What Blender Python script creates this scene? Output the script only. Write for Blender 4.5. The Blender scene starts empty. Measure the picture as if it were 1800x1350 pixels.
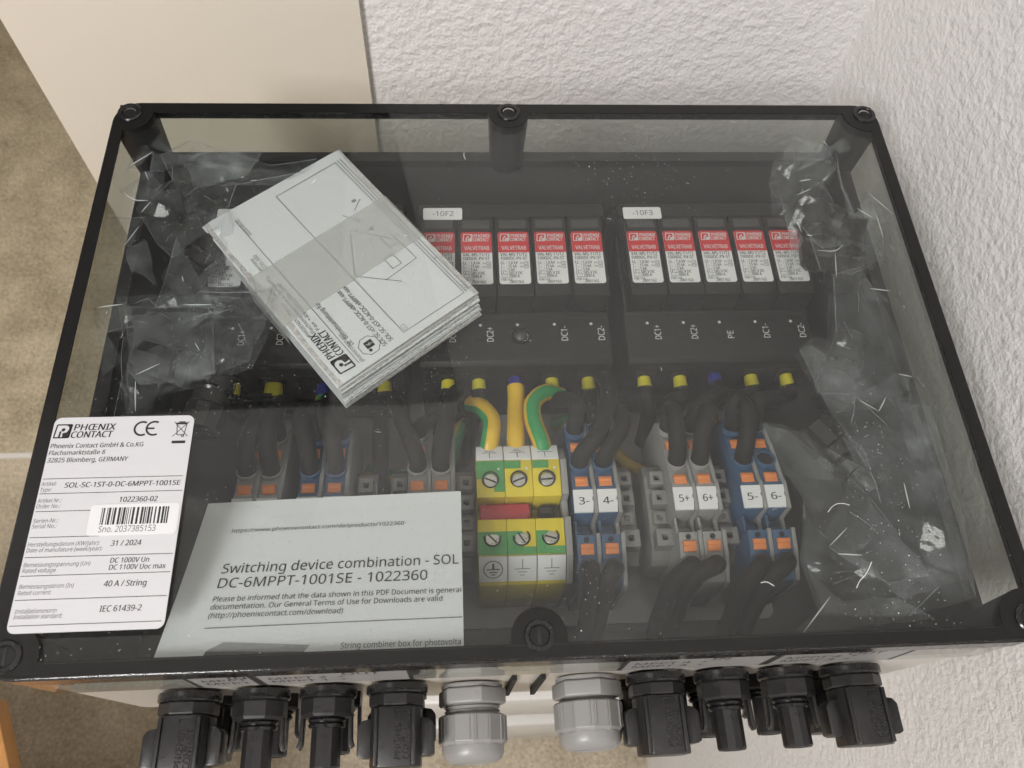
import bpy, bmesh, math, random
from mathutils import Vector, Matrix, noise, geometry
random.seed(7)
S = 0.001                      # everything below is in millimetres, scaled to metres when a mesh is made
sc = bpy.context.scene
C = sc.collection

# ------------------------------------------------------------------ camera, light, exposure
cd = bpy.data.cameras.new("camera")
cam = bpy.data.objects.new("camera", cd); C.objects.link(cam); sc.camera = cam
cd.sensor_width = 36; cd.lens = 28.84; cd.clip_start = 0.005; cd.clip_end = 60
cam.location = (-0.0245, -0.1709, 0.2839)
cam.rotation_euler = (0.4810, -0.0482, -0.0454)
cd.dof.use_dof = True; cd.dof.focus_distance = 0.335; cd.dof.aperture_fstop = 20

w = bpy.data.worlds.new("World"); sc.world = w; w.use_nodes = True
w.node_tree.nodes["Background"].inputs[0].default_value = (0.9, 0.95, 1, 1)
w.node_tree.nodes["Background"].inputs[1].default_value = 0.02

def lamp(name, loc, target, size, power, col, sy=None):
    l = bpy.data.lights.new(name, 'AREA'); l.shape = 'RECTANGLE'
    l.size = size; l.size_y = sy or size; l.energy = power; l.color = col
    o = bpy.data.objects.new(name, l); C.objects.link(o)
    o.location = Vector(loc) * S
    o.rotation_euler = (Vector(target) - Vector(loc)).to_track_quat('-Z', 'Y').to_euler()
    return o
lamp("ceiling_lamp", (-800, -1050, 1450), (0, 0, 0), 0.42, 53, (1.0, 0.978, 0.968), 1.2)
lamp("ceiling_lamp", (-1500, 700, 1500), (-900, 300, -800), 0.5, 20, (1.0, 0.88, 0.72), 0.9)
sc.view_settings.view_transform = 'Standard'; sc.view_settings.look = 'None'
sc.view_settings.exposure = 0.0; sc.view_settings.gamma = 1
cy = sc.cycles
cy.max_bounces = 8; cy.diffuse_bounces = 3; cy.glossy_bounces = 4; cy.transmission_bounces = 4
cy.transparent_max_bounces = 40; cy.caustics_reflective = False; cy.caustics_refractive = False
cy.sample_clamp_indirect = 4; cy.use_denoising = True; cy.use_adaptive_sampling = True; cy.adaptive_threshold = .03; cy.adaptive_min_samples = 16
try: cy.denoiser = 'OPENIMAGEDENOISE'
except Exception: pass

# ------------------------------------------------------------------ materials
def nd(nt, t, **k):
    n = nt.nodes.new(t)
    for a, b in k.items(): setattr(n, a, b)
    return n
def coords(nt, scale=1.0):
    t = nd(nt, 'ShaderNodeTexCoord'); m = nd(nt, 'ShaderNodeMapping')
    m.inputs['Scale'].default_value = (scale,) * 3 if not isinstance(scale, tuple) else scale
    nt.links.new(t.outputs['Object'], m.inputs[0]); return m.outputs[0]
def tex(nt, vec, scale, detail=3, rough=0.5):
    n = nd(nt, 'ShaderNodeTexNoise'); n.inputs['Scale'].default_value = scale
    n.inputs['Detail'].default_value = detail; n.inputs['Roughness'].default_value = rough
    nt.links.new(vec, n.inputs['Vector']); return n.outputs['Fac']
def ramp(nt, fac, stops):
    r = nd(nt, 'ShaderNodeValToRGB'); e = r.color_ramp.elements
    for i, (p, c) in enumerate(stops):
        x = e[i] if i < 2 else e.new(p)
        x.position = p; x.color = (c, c, c, 1) if isinstance(c, (int, float)) else (*c, 1)
    nt.links.new(fac, r.inputs[0]); return r.outputs[0]
MATS = {}
def mat(name, col, rough=0.5, metal=0.0, var=0.08, nscale=400, bump=0.0, bscale=900, spec=0.5, coat=0.0, sub=0.0):
    if name in MATS: return MATS[name]
    m = bpy.data.materials.new(name); m.use_nodes = True; nt = m.node_tree
    p = nt.nodes['Principled BSDF']
    p.inputs['Roughness'].default_value = rough; p.inputs['Metallic'].default_value = metal
    p.inputs['Specular IOR Level'].default_value = spec; p.inputs['Coat Weight'].default_value = coat
    v = coords(nt)
    if var >= .05:
        f = tex(nt, v, nscale, 2)
        lo = tuple(c * (1 - var) for c in col); hi = tuple(min(1, c * (1 + var)) for c in col)
        nt.links.new(ramp(nt, f, [(0.3, lo), (0.7, hi)]), p.inputs['Base Color'])
        nt.links.new(ramp(nt, f, [(0.3, max(0, rough - .07)), (0.7, min(1, rough + .09))]), p.inputs['Roughness'])
    else: p.inputs['Base Color'].default_value = (*col, 1)
    if bump:
        b = nd(nt, 'ShaderNodeBump'); b.inputs['Strength'].default_value = bump; b.inputs['Distance'].default_value = 0.0005
        nt.links.new(tex(nt, v, bscale, 1), b.inputs['Height']); nt.links.new(b.outputs[0], p.inputs['Normal'])
    MATS[name] = m; return m

def fresnel(nt, ior=1.5):
    g = nd(nt, 'ShaderNodeNewGeometry'); mx = nd(nt, 'ShaderNodeMix')
    mx.inputs[2].default_value = ior; mx.inputs[3].default_value = 1 / ior
    nt.links.new(g.outputs['Backfacing'], mx.inputs[0])
    f = nd(nt, 'ShaderNodeFresnel'); nt.links.new(mx.outputs[0], f.inputs['IOR']); return f.outputs[0]
def clear(name, tint, rough=0.02, dust=False, haze=0.0, hazecol=(.8, .82, .85), ior=1.5, crumple=0):
    m = bpy.data.materials.new(name); m.use_nodes = True; nt = m.node_tree
    nt.nodes.remove(nt.nodes['Principled BSDF']); out = nt.nodes['Material Output']
    tr = nd(nt, 'ShaderNodeBsdfTransparent'); tr.inputs[0].default_value = (*tint, 1)
    gl = nd(nt, 'ShaderNodeBsdfGlossy'); gl.inputs['Roughness'].default_value = rough
    if crumple:
        bp = nd(nt, 'ShaderNodeBump'); bp.inputs['Strength'].default_value = crumple; bp.inputs['Distance'].default_value = .003
        nt.links.new(tex(nt, coords(nt), 110, 2, .5), bp.inputs['Height']); nt.links.new(bp.outputs[0], gl.inputs['Normal'])
    mx = nd(nt, 'ShaderNodeMixShader')
    nt.links.new(fresnel(nt, ior), mx.inputs[0]); nt.links.new(tr.outputs[0], mx.inputs[1]); nt.links.new(gl.outputs[0], mx.inputs[2])
    last = mx.outputs[0]
    v = coords(nt)
    if haze or dust:
        df = nd(nt, 'ShaderNodeBsdfDiffuse'); df.inputs[0].default_value = (*hazecol, 1)
        m2 = nd(nt, 'ShaderNodeMixShader')
        if not dust and not crumple: h = None; m2.inputs[0].default_value = haze
        elif not dust: h = ramp(nt, tex(nt, v, 45, 3, .6), [(0.4, haze * .35), (0.62, haze * 1.2), (0.75, haze * 3)])
        else:
            big = tex(nt, v, 14, 4, .65)
            h = ramp(nt, tex(nt, coords(nt, (9, 30, 9)), 1.3, 4, .7), [(0.38, haze * .3), (0.58, haze), (0.75, haze * 7)])
            cl_ = ramp(nt, big, [(0.42, 0.12), (0.66, 1)])
            def specks(scale, size, thr0, thr1, cl):
                vo = nd(nt, 'ShaderNodeTexVoronoi'); vo.inputs['Scale'].default_value = scale
                nt.links.new(v, vo.inputs['Vector'])
                a = ramp(nt, vo.outputs['Distance'], [(size * .45, 1), (size, 0)])
                sp = nd(nt, 'ShaderNodeSeparateColor'); nt.links.new(vo.outputs['Color'], sp.inputs[0])
                b = ramp(nt, sp.outputs[0], [(thr0, 0), (thr1, 1)])
                c = cl_
                q = nd(nt, 'ShaderNodeMath', operation='MULTIPLY'); nt.links.new(a, q.inputs[0]); nt.links.new(b, q.inputs[1])
                q2 = nd(nt, 'ShaderNodeMath', operation='MULTIPLY'); nt.links.new(q.outputs[0], q2.inputs[0]); nt.links.new(c, q2.inputs[1])
                return q2.outputs[0]
            for args in ((850, .17, .62, .8, 24), (330, .095, .6, .85, 12)):
                ad = nd(nt, 'ShaderNodeMath', operation='ADD', use_clamp=True)
                nt.links.new(h, ad.inputs[0]); nt.links.new(specks(*args), ad.inputs[1]); h = ad.outputs[0]
        if h is not None: nt.links.new(h, m2.inputs[0])
        nt.links.new(last, m2.inputs[1]); nt.links.new(df.outputs[0], m2.inputs[2]); last = m2.outputs[0]
    nt.links.new(last, out.inputs['Surface'])
    MATS[name] = m; return m

M_smoke_top = clear("smoked_plastic_dusty", (.945, .953, .945), .010, dust=True, haze=.003, ior=1.45)
M_smoke = clear("smoked_plastic", (.86, .872, .855), .02, haze=.006)
M_film = clear("clear_film", (.965, .968, .97), .12, haze=.045, hazecol=(.85, .9, .95), ior=1.36, crumple=.28)
M_filmedge = clear("film_fold", (.8, .81, .82), .12, haze=.22, hazecol=(.9, .95, 1), ior=1.6)
M_fold = clear("film_fold_sheet", (.93, .935, .94), .13, haze=.10, hazecol=(.85, .9, .95), ior=1.36, crumple=.28)
M_glint = clear("film_highlight", (.5, .5, .5), .1, haze=.75, hazecol=(.95, .97, 1))
M_band = clear("paper_band", (.90, .90, .88), .35, haze=.32, hazecol=(.84, .85, .83))
M_black = mat("black_plastic", (.017, .016, .016), .38, var=.15, bump=.12, bscale=1500)
M_blackgloss = mat("black_gloss", (.014, .0135, .014), .22, var=.1)
M_dark = mat("dark_recess", (.006, .006, .006), .7)  # near-black puts the shade of holes into colour; one black socket shares it
M_arr = mat("arrester_black", (.013, .012, .012), .5, var=.12, spec=.35)
M_win = mat("window_grey", (.055, .052, .05), .35)
M_tray = mat("inner_tray_grey", (.045, .045, .045), .42, var=.12, nscale=60)
M_plate = mat("galvanised_plate", (.62, .60, .58), .5, metal=.0, var=.08, nscale=60)
M_base = mat("base_cream_plastic", (.56, .53, .48), .28, var=.03, nscale=40)
M_white = mat("white_label", (.82, .82, .83), .45, var=.02)
M_rating = mat("rating_white", (.60, .60, .615), .42, var=.02)
M_serial = mat("serial_white", (.72, .72, .73), .35, var=.02)
M_border = mat("lid_border_black", (.010, .0095, .009), .3, var=.02, spec=.35)
M_paper = mat("white_paper", (.795, .82, .85), .8, var=.025, nscale=45)
M_paperedge = mat("paper_edges", (.60, .58, .58), .85, var=.25, nscale=900)
M_sticker = mat("sticker_grey", (.28, .275, .27), .4, var=.02)
M_ink = mat("black_ink", (.02, .02, .022), .6)
M_inkgrey = mat("grey_ink", (.11, .11, .115), .7)
M_inkpale = mat("pale_ink", (.34, .35, .36), .8)
M_wprint = mat("white_print", (.7, .7, .7), .6)
M_red = mat("label_red", (.62, .028, .035), .45, var=.03)
M_bridge = mat("bridge_red", (.50, .045, .065), .4)
M_grey = mat("terminal_grey", (.31, .305, .295), .48, var=.05, bump=.08)
M_greyd = mat("bracket_grey", (.25, .245, .235), .5, var=.05)
M_blue = mat("terminal_blue", (.05, .11, .215), .45, var=.04)
M_orange = mat("lever_orange", (.80, .26, .075), .4, var=.04)
M_yellow = mat("earth_yellow", (.78, .62, .035), .42, var=.05, nscale=200)
M_green = mat("earth_green", (.075, .33, .09), .42, var=.06)
M_cyel = mat("cable_yellow", (.74, .47, .03), .4, var=.05)
M_cgrn = mat("cable_green", (.03, .30, .09), .4, var=.05)
M_cable = mat("cable_black", (.016, .0145, .014), .6, var=.04, spec=.18)
M_fer = mat("ferrule_yellow", (.72, .64, .04), .4)
M_ferb = mat("ferrule_blue", (.035, .035, .26), .4)
M_steel = mat("screw_steel", (.55, .54, .50), .32, metal=1, var=.1, nscale=900)
M_brass = mat("rail_yellow_zinc", (.60, .55, .33), .35, metal=.3, var=.12, nscale=150)
M_gland = mat("gland_grey", (.265, .26, .252), .36, var=.04, nscale=120, bump=.05)
M_cab = mat("cabinet_white", (.66, .64, .61), .4, var=.03, nscale=20)
M_wood = mat("orange_wood", (.56, .27, .085), .4, var=.2, nscale=25)
M_lint_glint = mat("lint_glint_white", (.85, .86, .88), .8)
M_darkcab = mat("dark_cabinet", (.045, .042, .04), .5)

def plaster(name, col, strength):
    m = mat(name, col, .85, var=.03, nscale=14); nt = m.node_tree; p = nt.nodes['Principled BSDF']
    v = coords(nt)
    a = tex(nt, v, 250, 2.5, .5); b = tex(nt, v, 75, 1, .5)
    ad = nd(nt, 'ShaderNodeMath', operation='MULTIPLY_ADD'); nt.links.new(b, ad.inputs[0]); ad.inputs[1].default_value = .5; nt.links.new(a, ad.inputs[2])
    cr = ad.outputs[0]
    bp = nd(nt, 'ShaderNodeBump'); bp.inputs['Strength'].default_value = strength; bp.inputs['Distance'].default_value = 0.0042
    nt.links.new(cr, bp.inputs['Height']); nt.links.new(bp.outputs[0], p.inputs['Normal']); return m
M_plaster = plaster("white_plaster", (.79, .77, .755), .42)
M_plaster2 = plaster("white_plaster_side", (.80, .785, .77), .36)
M_beige = mat("beige_paint", (.74, .685, .59), .5, var=.02, nscale=8)
M_ceil = mat("ceiling_white", (.8, .8, .79), .9, var=.02, nscale=5)
def carpet(name, lo, hi):
    m = mat(name, lo, .95, var=.1); nt = m.node_tree; p = nt.nodes['Principled BSDF']
    v = coords(nt)
    a = tex(nt, v, 210, 4, .8); b = tex(nt, v, 18, 3, .5)
    ad = nd(nt, 'ShaderNodeMath', operation='MULTIPLY_ADD'); nt.links.new(b, ad.inputs[0]); ad.inputs[1].default_value = .5; nt.links.new(a, ad.inputs[2])
    nt.links.new(ramp(nt, ad.outputs[0], [(0.54, lo), (0.94, hi)]), p.inputs['Base Color'])
    bp = nd(nt, 'ShaderNodeBump'); bp.inputs['Strength'].default_value = .8; bp.inputs['Distance'].default_value = 0.006
    nt.links.new(tex(nt, v, 170, 4, .7), bp.inputs['Height']); nt.links.new(bp.outputs[0], p.inputs['Normal']); return m
M_carpet = carpet("brown_carpet", (.30, .25, .165), (.70, .61, .45))
M_carpet2 = carpet("pale_carpet", (.36, .30, .21), (.72, .63, .49))

# ------------------------------------------------------------------ mesh helpers
FONT = None
try:
    import os
    FONT = bpy.data.fonts.load(os.path.join(bpy.utils.system_resource('DATAFILES', path='fonts'), 'NotoSansHebrew-Regular.woff2'))
except Exception: FONT = None
_tc = {}
CAP = .727
_fc = bpy.data.curves.new('lettering_source', 'FONT'); _fo = bpy.data.objects.new('lettering_source', _fc)
_fc.resolution_u = 2
if FONT: _fc.font = FONT
_fc.body = 'H'; _m = _fo.to_mesh(); CAP = max(v.co.y for v in _m.vertices); _fo.to_mesh_clear()
def glyphs(s, shear):
    k = (s, shear)
    if k not in _tc:
        _fc.body = s; _fc.shear = shear
        m = _fo.to_mesh()
        _tc[k] = ([v.co.to_2d() for v in m.vertices], [tuple(p.vertices) for p in m.polygons]); _fo.to_mesh_clear()
    return _tc[k]
def catmull(P, n=6):
    P = [Vector(p) for p in P]; Q = [2 * P[0] - P[1]] + P + [2 * P[-1] - P[-2]]; out = []
    for i in range(1, len(Q) - 2):
        a, b, c, d = Q[i - 1:i + 3]
        for j in range(n):
            t = j / n
            out.append(.5 * ((2 * b) + (c - a) * t + (2 * a - 5 * b + 4 * c - d) * t * t + (3 * b - a - 3 * c + d) * t ** 3))
    return out + [P[-1]]
def rrect(x0, x1, y0, y1, r, n=5):
    P = []
    for cx, cy_, a0 in ((x1 - r, y1 - r, 0), (x0 + r, y1 - r, 90), (x0 + r, y0 + r, 180), (x1 - r, y0 + r, 270)):
        for i in range(n + 1):
            a = math.radians(a0 + 90 * i / n); P.append((cx + r * math.cos(a), cy_ + r * math.sin(a)))
    return P
def arc(cx, cy_, r, a0, a1, n=16):
    return [(cx + r * math.cos(math.radians(a0 + (a1 - a0) * i / n)), cy_ + r * math.sin(math.radians(a0 + (a1 - a0) * i / n))) for i in range(n + 1)]
class B:
    def __init__(s): s.v = []; s.f = []
    def add(s, V, F):
        o = len(s.v); s.v += [Vector(p) for p in V]; s.f += [tuple(i + o for i in f) for f in F]; return s
    def box(s, x0, x1, y0, y1, z0, z1):
        V = [(x, y, z) for z in (z0, z1) for y in (y0, y1) for x in (x0, x1)]
        return s.add(V, [(0, 2, 3, 1), (4, 5, 7, 6), (0, 1, 5, 4), (2, 6, 7, 3), (0, 4, 6, 2), (1, 3, 7, 5)])
    def prism(s, poly, a0, a1, ax='x', top=None):
        n = len(poly); t = top or poly
        mk = {'x': lambda p, a: (a, p[0], p[1]), 'y': lambda p, a: (p[0], a, p[1]), 'z': lambda p, a: (p[0], p[1], a)}[ax]
        V = [mk(p, a0) for p in poly] + [mk(p, a1) for p in t]
        return s.add(V, [tuple(range(n)), tuple(range(2 * n - 1, n - 1, -1))] + [(i, (i + 1) % n, n + (i + 1) % n, n + i) for i in range(n)])
    def lathe(s, prof, o=(0, 0, 0), d=(0, 0, 1), n=20, closed=False, flat=None):
        d = Vector(d).normalized(); o = Vector(o)
        u = d.orthogonal().normalized(); w_ = d.cross(u); V = []; F = []
        for r, h in prof:
            for i in range(n):
                a = 2 * math.pi * (i + .5) / n
                V.append(o + d * h + (u * math.cos(a) + w_ * math.sin(a)) * r)
        m = len(prof)
        for k in range(m - 1 if not closed else m):
            k2 = (k + 1) % m
            F += [(k * n + i, k * n + (i + 1) % n, k2 * n + (i + 1) % n, k2 * n + i) for i in range(n)]
        if not closed:
            F += [tuple(range(n - 1, -1, -1)), tuple((m - 1) * n + i for i in range(n))]
        return s.add(V, F)
    def tube(s, P, r, n=12, a0=0.0, a1=None, smooth=6, taper=None, up=None):
        P = catmull(P, smooth) if smooth else [Vector(p) for p in P]
        t = (P[1] - P[0]).normalized(); u = t.orthogonal().normalized() if up is None else Vector(up); V = []; F = []
        full = a1 is None
        for k, p in enumerate(P):
            t2 = (P[min(k + 1, len(P) - 1)] - P[max(k - 1, 0)]).normalized()
            if up is not None: u = Vector(up)
            u = (u - t2 * u.dot(t2)).normalized(); w_ = t2.cross(u)
            rr = r if taper is None else r * taper(k / (len(P) - 1))
            for i in range(n):
                a = a0 + ((2 * math.pi * i / n) if full else (a1 - a0) * i / (n - 1))
                V.append(p + (u * math.cos(a) + w_ * math.sin(a)) * rr)
        for k in range(len(P) - 1):
            F += [(k * n + i, k * n + (i + 1) % n, (k + 1) * n + (i + 1) % n, (k + 1) * n + i) for i in range(n if full else n - 1)]
        if full: F += [tuple(range(n - 1, -1, -1)), tuple((len(P) - 1) * n + i for i in range(n))]
        return s.add(V, F)
    def flat(s, poly, O=(0, 0, 0), U=(1, 0, 0), V=(0, 1, 0)):
        O, U, V = Vector(O), Vector(U), Vector(V)
        return s.add([O + U * p[0] + V * p[1] for p in poly], [tuple(range(len(poly)))])
    def line(s, p, q, t, O=(0, 0, 0), U=(1, 0, 0), V=(0, 1, 0)):
        p, q = Vector(p), Vector(q); d = (q - p).normalized(); n = Vector((-d.y, d.x)) * t / 2
        return s.flat([p - n, q - n, q + n, p + n], O, U, V)
    def polyline(s, P, t, O=(0, 0, 0), U=(1, 0, 0), V=(0, 1, 0), close=False):
        for i in range(len(P) - (0 if close else 1)): s.line(P[i], P[(i + 1) % len(P)], t, O, U, V)
        return s
    def text(s, body, x, y, h, w=None, bold=0.0, shear=0.0, O=(0, 0, 0), U=(1, 0, 0), V=(0, 1, 0), clip=None):
        vs, fs = glyphs(body, shear)
        if not vs: return s
        x0 = min(p.x for p in vs); x1 = max(p.x for p in vs)
        sy = h / CAP; sx = sy if w is None else w / (x1 - x0)
        O, U, V = Vector(O), Vector(U), Vector(V)
        if clip is not None:
            keep = [f for f in fs if all(clip((x + (vs[i].x - x0) * sx, y + vs[i].y * sy)) for i in f)]
        else: keep = fs
        N = U.cross(V).normalized()
        for j, k in enumerate((0,) if bold < .008 else (-1, 1) if bold < .025 else (-1, 0, 1)):   # heavier print: strokes set side by side
            s.add([O + U * (x + (p.x - x0) * sx + k * bold * h * 1.1) + V * (y + p.y * sy) + N * (.012 * j) for p in vs], keep)
        return s

def mesh(name, b, m, org=(0, 0, 0), bev=0, seg=2, smooth=True, recalc=True, ang=35):
    me = bpy.data.meshes.new(name); o = Vector(org)
    me.from_pydata([tuple((p - o) * S) for p in b.v], [], b.f)
    bm = bmesh.new(); bm.from_mesh(me)
    if recalc: bmesh.ops.recalc_face_normals(bm, faces=bm.faces)
    if bev:
        es = [e for e in bm.edges if len(e.link_faces) == 2 and e.calc_face_angle(0) > math.radians(32)]
        bmesh.ops.bevel(bm, geom=es, offset=bev * S, segments=seg, affect='EDGES', profile=.5, clamp_overlap=True)
    bm.to_mesh(me); bm.free()
    if smooth:
        me.polygons.foreach_set('use_smooth', [True] * len(me.polygons))
        me.set_sharp_from_angle(angle=math.radians(ang))
    me.materials.append(m); return me
ORG = {}
def obj(name, b, m, parent=None, label=None, **k):
    org = ORG.get(parent.name, (0, 0, 0)) if parent else (0, 0, 0)
    o = bpy.data.objects.new(name, b if isinstance(b, bpy.types.Mesh) else mesh(name, b, m, org, **k)); C.objects.link(o)
    if parent: o.parent = parent; ORG[o.name] = org
    if label: o['label'] = label
    return o
def thing(name, label, cat, loc=(0, 0, 0), group=None, local=False):
    o = bpy.data.objects.new(name, None); C.objects.link(o); o.empty_display_size = .005
    o.location = Vector(loc) * S; o['label'] = label; o['category'] = cat
    if group: o['group'] = group
    ORG[o.name] = (0, 0, 0) if local else tuple(loc)
    return o
def struct(name, b, m, **k):
    o = obj(name, b, m, None, **k); o['kind'] = 'structure'; return o
def tag(o, label, cat, group=None):
    o['label'] = label; o['category'] = cat
    if group: o['group'] = group
    return o
def copy_tree(o, parent=None):
    c = o.copy(); C.objects.link(c); c.parent = parent
    for ch in list(o.children): copy_tree(ch, c)
    return c

# ------------------------------------------------------------------ the room
FZ, CZ, WX, WY = -861, 1600, 206, 214
struct('floor', B().box(-3200, 400, -2600, 318, FZ - 40, FZ), M_carpet2, smooth=False)
struct('floor', B().box(-3200, 400, 322, 3400, FZ - 40, FZ), M_carpet, smooth=False)
struct('floor_strip', B().box(-3200, 400, 316, 324, FZ - 39, FZ + 3), M_cab, smooth=False)
struct('right_wall', B().box(WX, WX + 150, -2600, WY, FZ, CZ), M_plaster2, smooth=False)
struct('back_wall', B().box(-74, WX + 150, WY, WY + 120, FZ, CZ), M_plaster, smooth=False)
struct('beige_wall', B().box(-262, -74, WY - 4, WY + 120, FZ, 16), M_beige, smooth=False)
struct('upper_wall', B().box(-1500, -74.5, WY, WY + 120, 530, CZ), M_plaster, smooth=False)
struct('ceiling', B().box(-3300, 500, -2700, 3500, CZ, CZ + 50), M_ceil, smooth=False)
struct('far_wall', B().box(-3300, 500, 3400, 3500, FZ, CZ), M_ceil, smooth=False)
struct('side_wall', B().box(-3300, -3200, -2600, 3400, FZ, CZ), M_ceil, smooth=False)
struct('rear_wall', B().box(-3300, 500, -2700, -2600, FZ, CZ), M_ceil, smooth=False)
t = thing('reflected_cabinet', 'dark unseen cabinet added above the beige wall for its reflection in the lid', 'cabinet', (-168, WY, 16))  # added out of view; its reflection darkens the upper left of the lid
obj('body', B().box(-1100, -75, WY - 2, WY + 118, 20, 528), M_darkcab, t)
obj('door', B().box(-1096, -587, WY - 8, WY - 2.2, 26, 509), M_darkcab, t, bev=1)
obj('door', B().box(-583, -77, WY - 8, WY - 2.2, 26, 509), M_darkcab, t, bev=1)

obj('shadow_gap_strip', B().box(-1098, -76, WY - 11, WY - 2.1, 512, 529), M_dark, t, bev=.5)  # black strip stands in for a shadow gap above the doors
t = thing('white_cabinet', 'white cabinet with open slotted front that carries the enclosure', 'cabinet', (50, 0, FZ))
obj('carcass', B().box(-98, WX - 4, -72, 100, FZ, -112), M_cab, t, bev=2)
for z0, z1 in ((-395, -114), (-568, -451), (FZ + 4, -681)):
    obj('front_panel', B().box(-98, WX - 4, -90, -72.5, z0, z1), M_cab, t, bev=3)
t = thing('wooden_bench', 'orange wooden bench whose edge shows at the lower left corner', 'bench', (-600, -260, FZ))
sl = B().prism([(-760, -70), (-409, -70), (-385, -124), (-322, -268), (-322, -470), (-760, -470)], -472, -450, 'z')
obj('seat_board', sl, M_wood, t, bev=2)
for x, y in ((-740, -100), (-660, -110), (-740, -440), (-660, -440)):
    obj('leg', B().box(x - 16, x + 16, y - 16, y + 16, FZ, -472), M_wood, t, bev=2)

# ------------------------------------------------------------------ enclosure
enc = thing('combiner_box', 'black edged enclosure with smoked clear lid standing level beside the white plaster wall', 'enclosure', (0, 0, -111))
def shell(b, ox, oy, r, zt, zb, th, floor, draft=0, n=6):
    """open-topped (floor at zb) or capped shell between two rounded rectangles"""
    A = rrect(-ox, ox, -oy, oy, r, n); A2 = rrect(-ox + draft, ox - draft, -oy + draft, oy - draft, r, n)
    I = rrect(-ox + th, ox - th, -oy + th, oy - th, max(1, r - th), n); I2 = rrect(-ox + th + draft, ox - th - draft, -oy + th + draft, oy - th - draft, max(1, r - th), n)
    m = len(A)
    V = [(*p, zt) for p in A] + [(*p, zb) for p in A2] + [(*p, zt) for p in I] + [(*p, floor) for p in I2]
    q = lambda a, c: [(a * m + i, a * m + (i + 1) % m, c * m + (i + 1) % m, c * m + i) for i in range(m)]
    F = q(0, 1) + q(0, 2) + q(2, 3) + [tuple(m + i for i in range(m)), tuple(3 * m + i for i in range(m))]
    b.add(V, F); return b
obj('base_tub', shell(B(), 178.6, 125.6, 12, -33.2, -111, 3, -108, 2.2), M_base, enc, ang=30)
obj('inner_tray', shell(B(), 175.3, 122.3, 9, -31, -107.6, 2.4, -106.5, 2.2), M_tray, enc, ang=30)
rim = B()
for (a, b_) in ((0, 4.2),):
    A = rrect(-176.4, 176.4, -123.4, 123.4, 11, 6); I = rrect(-170.5, 170.5, -117.6, 117.6, 7, 6); m = len(A)
    V = [(*p, -33) for p in A] + [(*p, -28.6) for p in A] + [(*p, -28.6) for p in I] + [(*p, -33) for p in I]
    F = []
    for a, c in ((0, 1), (1, 2), (2, 3), (3, 0)): F += [(a * m + i, a * m + (i + 1) % m, c * m + (i + 1) % m, c * m + i) for i in range(m)]
    rim.add(V, F)
obj('rim_gasket', rim, M_black, enc)
# lid: top slab and four-sided skirt of smoked clear plastic
LX, LY = 180, 127
lid = obj('lid', B().prism(rrect(-LX, LX, -LY, LY, 11, 8), -3, 0, 'z'), M_smoke_top, enc, bev=.7, seg=2)
lid.data.materials.append(M_smoke)
for p_ in lid.data.polygons: p_.material_index = 0 if p_.normal.z > .9 else 1
sk = B(); A = rrect(-LX + .1, LX - .1, -LY + .1, LY - .1, 11, 8); I = rrect(-LX + 3, LX - 3, -LY + 3, LY - 3, 8, 8); m = len(A)
V = [(*p, -3.05) for p in A] + [(*p, -33) for p in A] + [(*p, -3.05) for p in I] + [(*p, -33) for p in I]; F = []
for a, c in ((0, 1), (1, 3), (3, 2), (2, 0)): F += [(a * m + i, a * m + (i + 1) % m, c * m + (i + 1) % m, c * m + i) for i in range(m)]
sk.add(V, F); obj('lid_skirt', sk, M_smoke, lid)
SCREWS = [(-173, 120.3), (0.8, 121), (173.6, 120.3), (0.8, -119.2), (-173, -119.6), (173.6, -119.6)]
bd = B()
A = rrect(-LX + .6, LX - .6, -LY + .6, LY - .6, 10.5, 8); I = rrect(-LX + 5.4, LX - 5.4, -LY + 5.4, LY - 6.2, 3, 8); m = len(A)
V = [(*p, -.6) for p in A] + [(*p, .1) for p in A] + [(*p, .1) for p in I] + [(*p, -.6) for p in I]; F = []
for a, c in ((0, 1), (1, 2), (2, 3), (3, 0)): F += [(a * m + i, a * m + (i + 1) % m, c * m + (i + 1) % m, c * m + i) for i in range(m)]
bd.add(V, F)
obj('lid_border', bd, M_border, lid)
lp = B(); A = rrect(-LX - .35, LX + .35, -LY - .35, LY + .35, 11.3, 8); I = rrect(-LX + 1, LX - 1, -LY + 1, LY - 1, 10, 8); m = len(A)
V = [(*p, -9) for p in A] + [(*p, -.9) for p in A] + [(*p, -.9) for p in I] + [(*p, -9) for p in I]; F = []
for a, c in ((0, 1), (1, 2), (2, 3), (3, 0)): F += [(a * m + i, a * m + (i + 1) % m, c * m + (i + 1) % m, c * m + i) for i in range(m)]
lp.add(V, F); obj('lid_lip', lp, M_blackgloss, lid)
obj('lid_edge_bead', B().box(-160, 160, -122.4, -122.0, 0.02, .35), M_smoke, lid)
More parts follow.
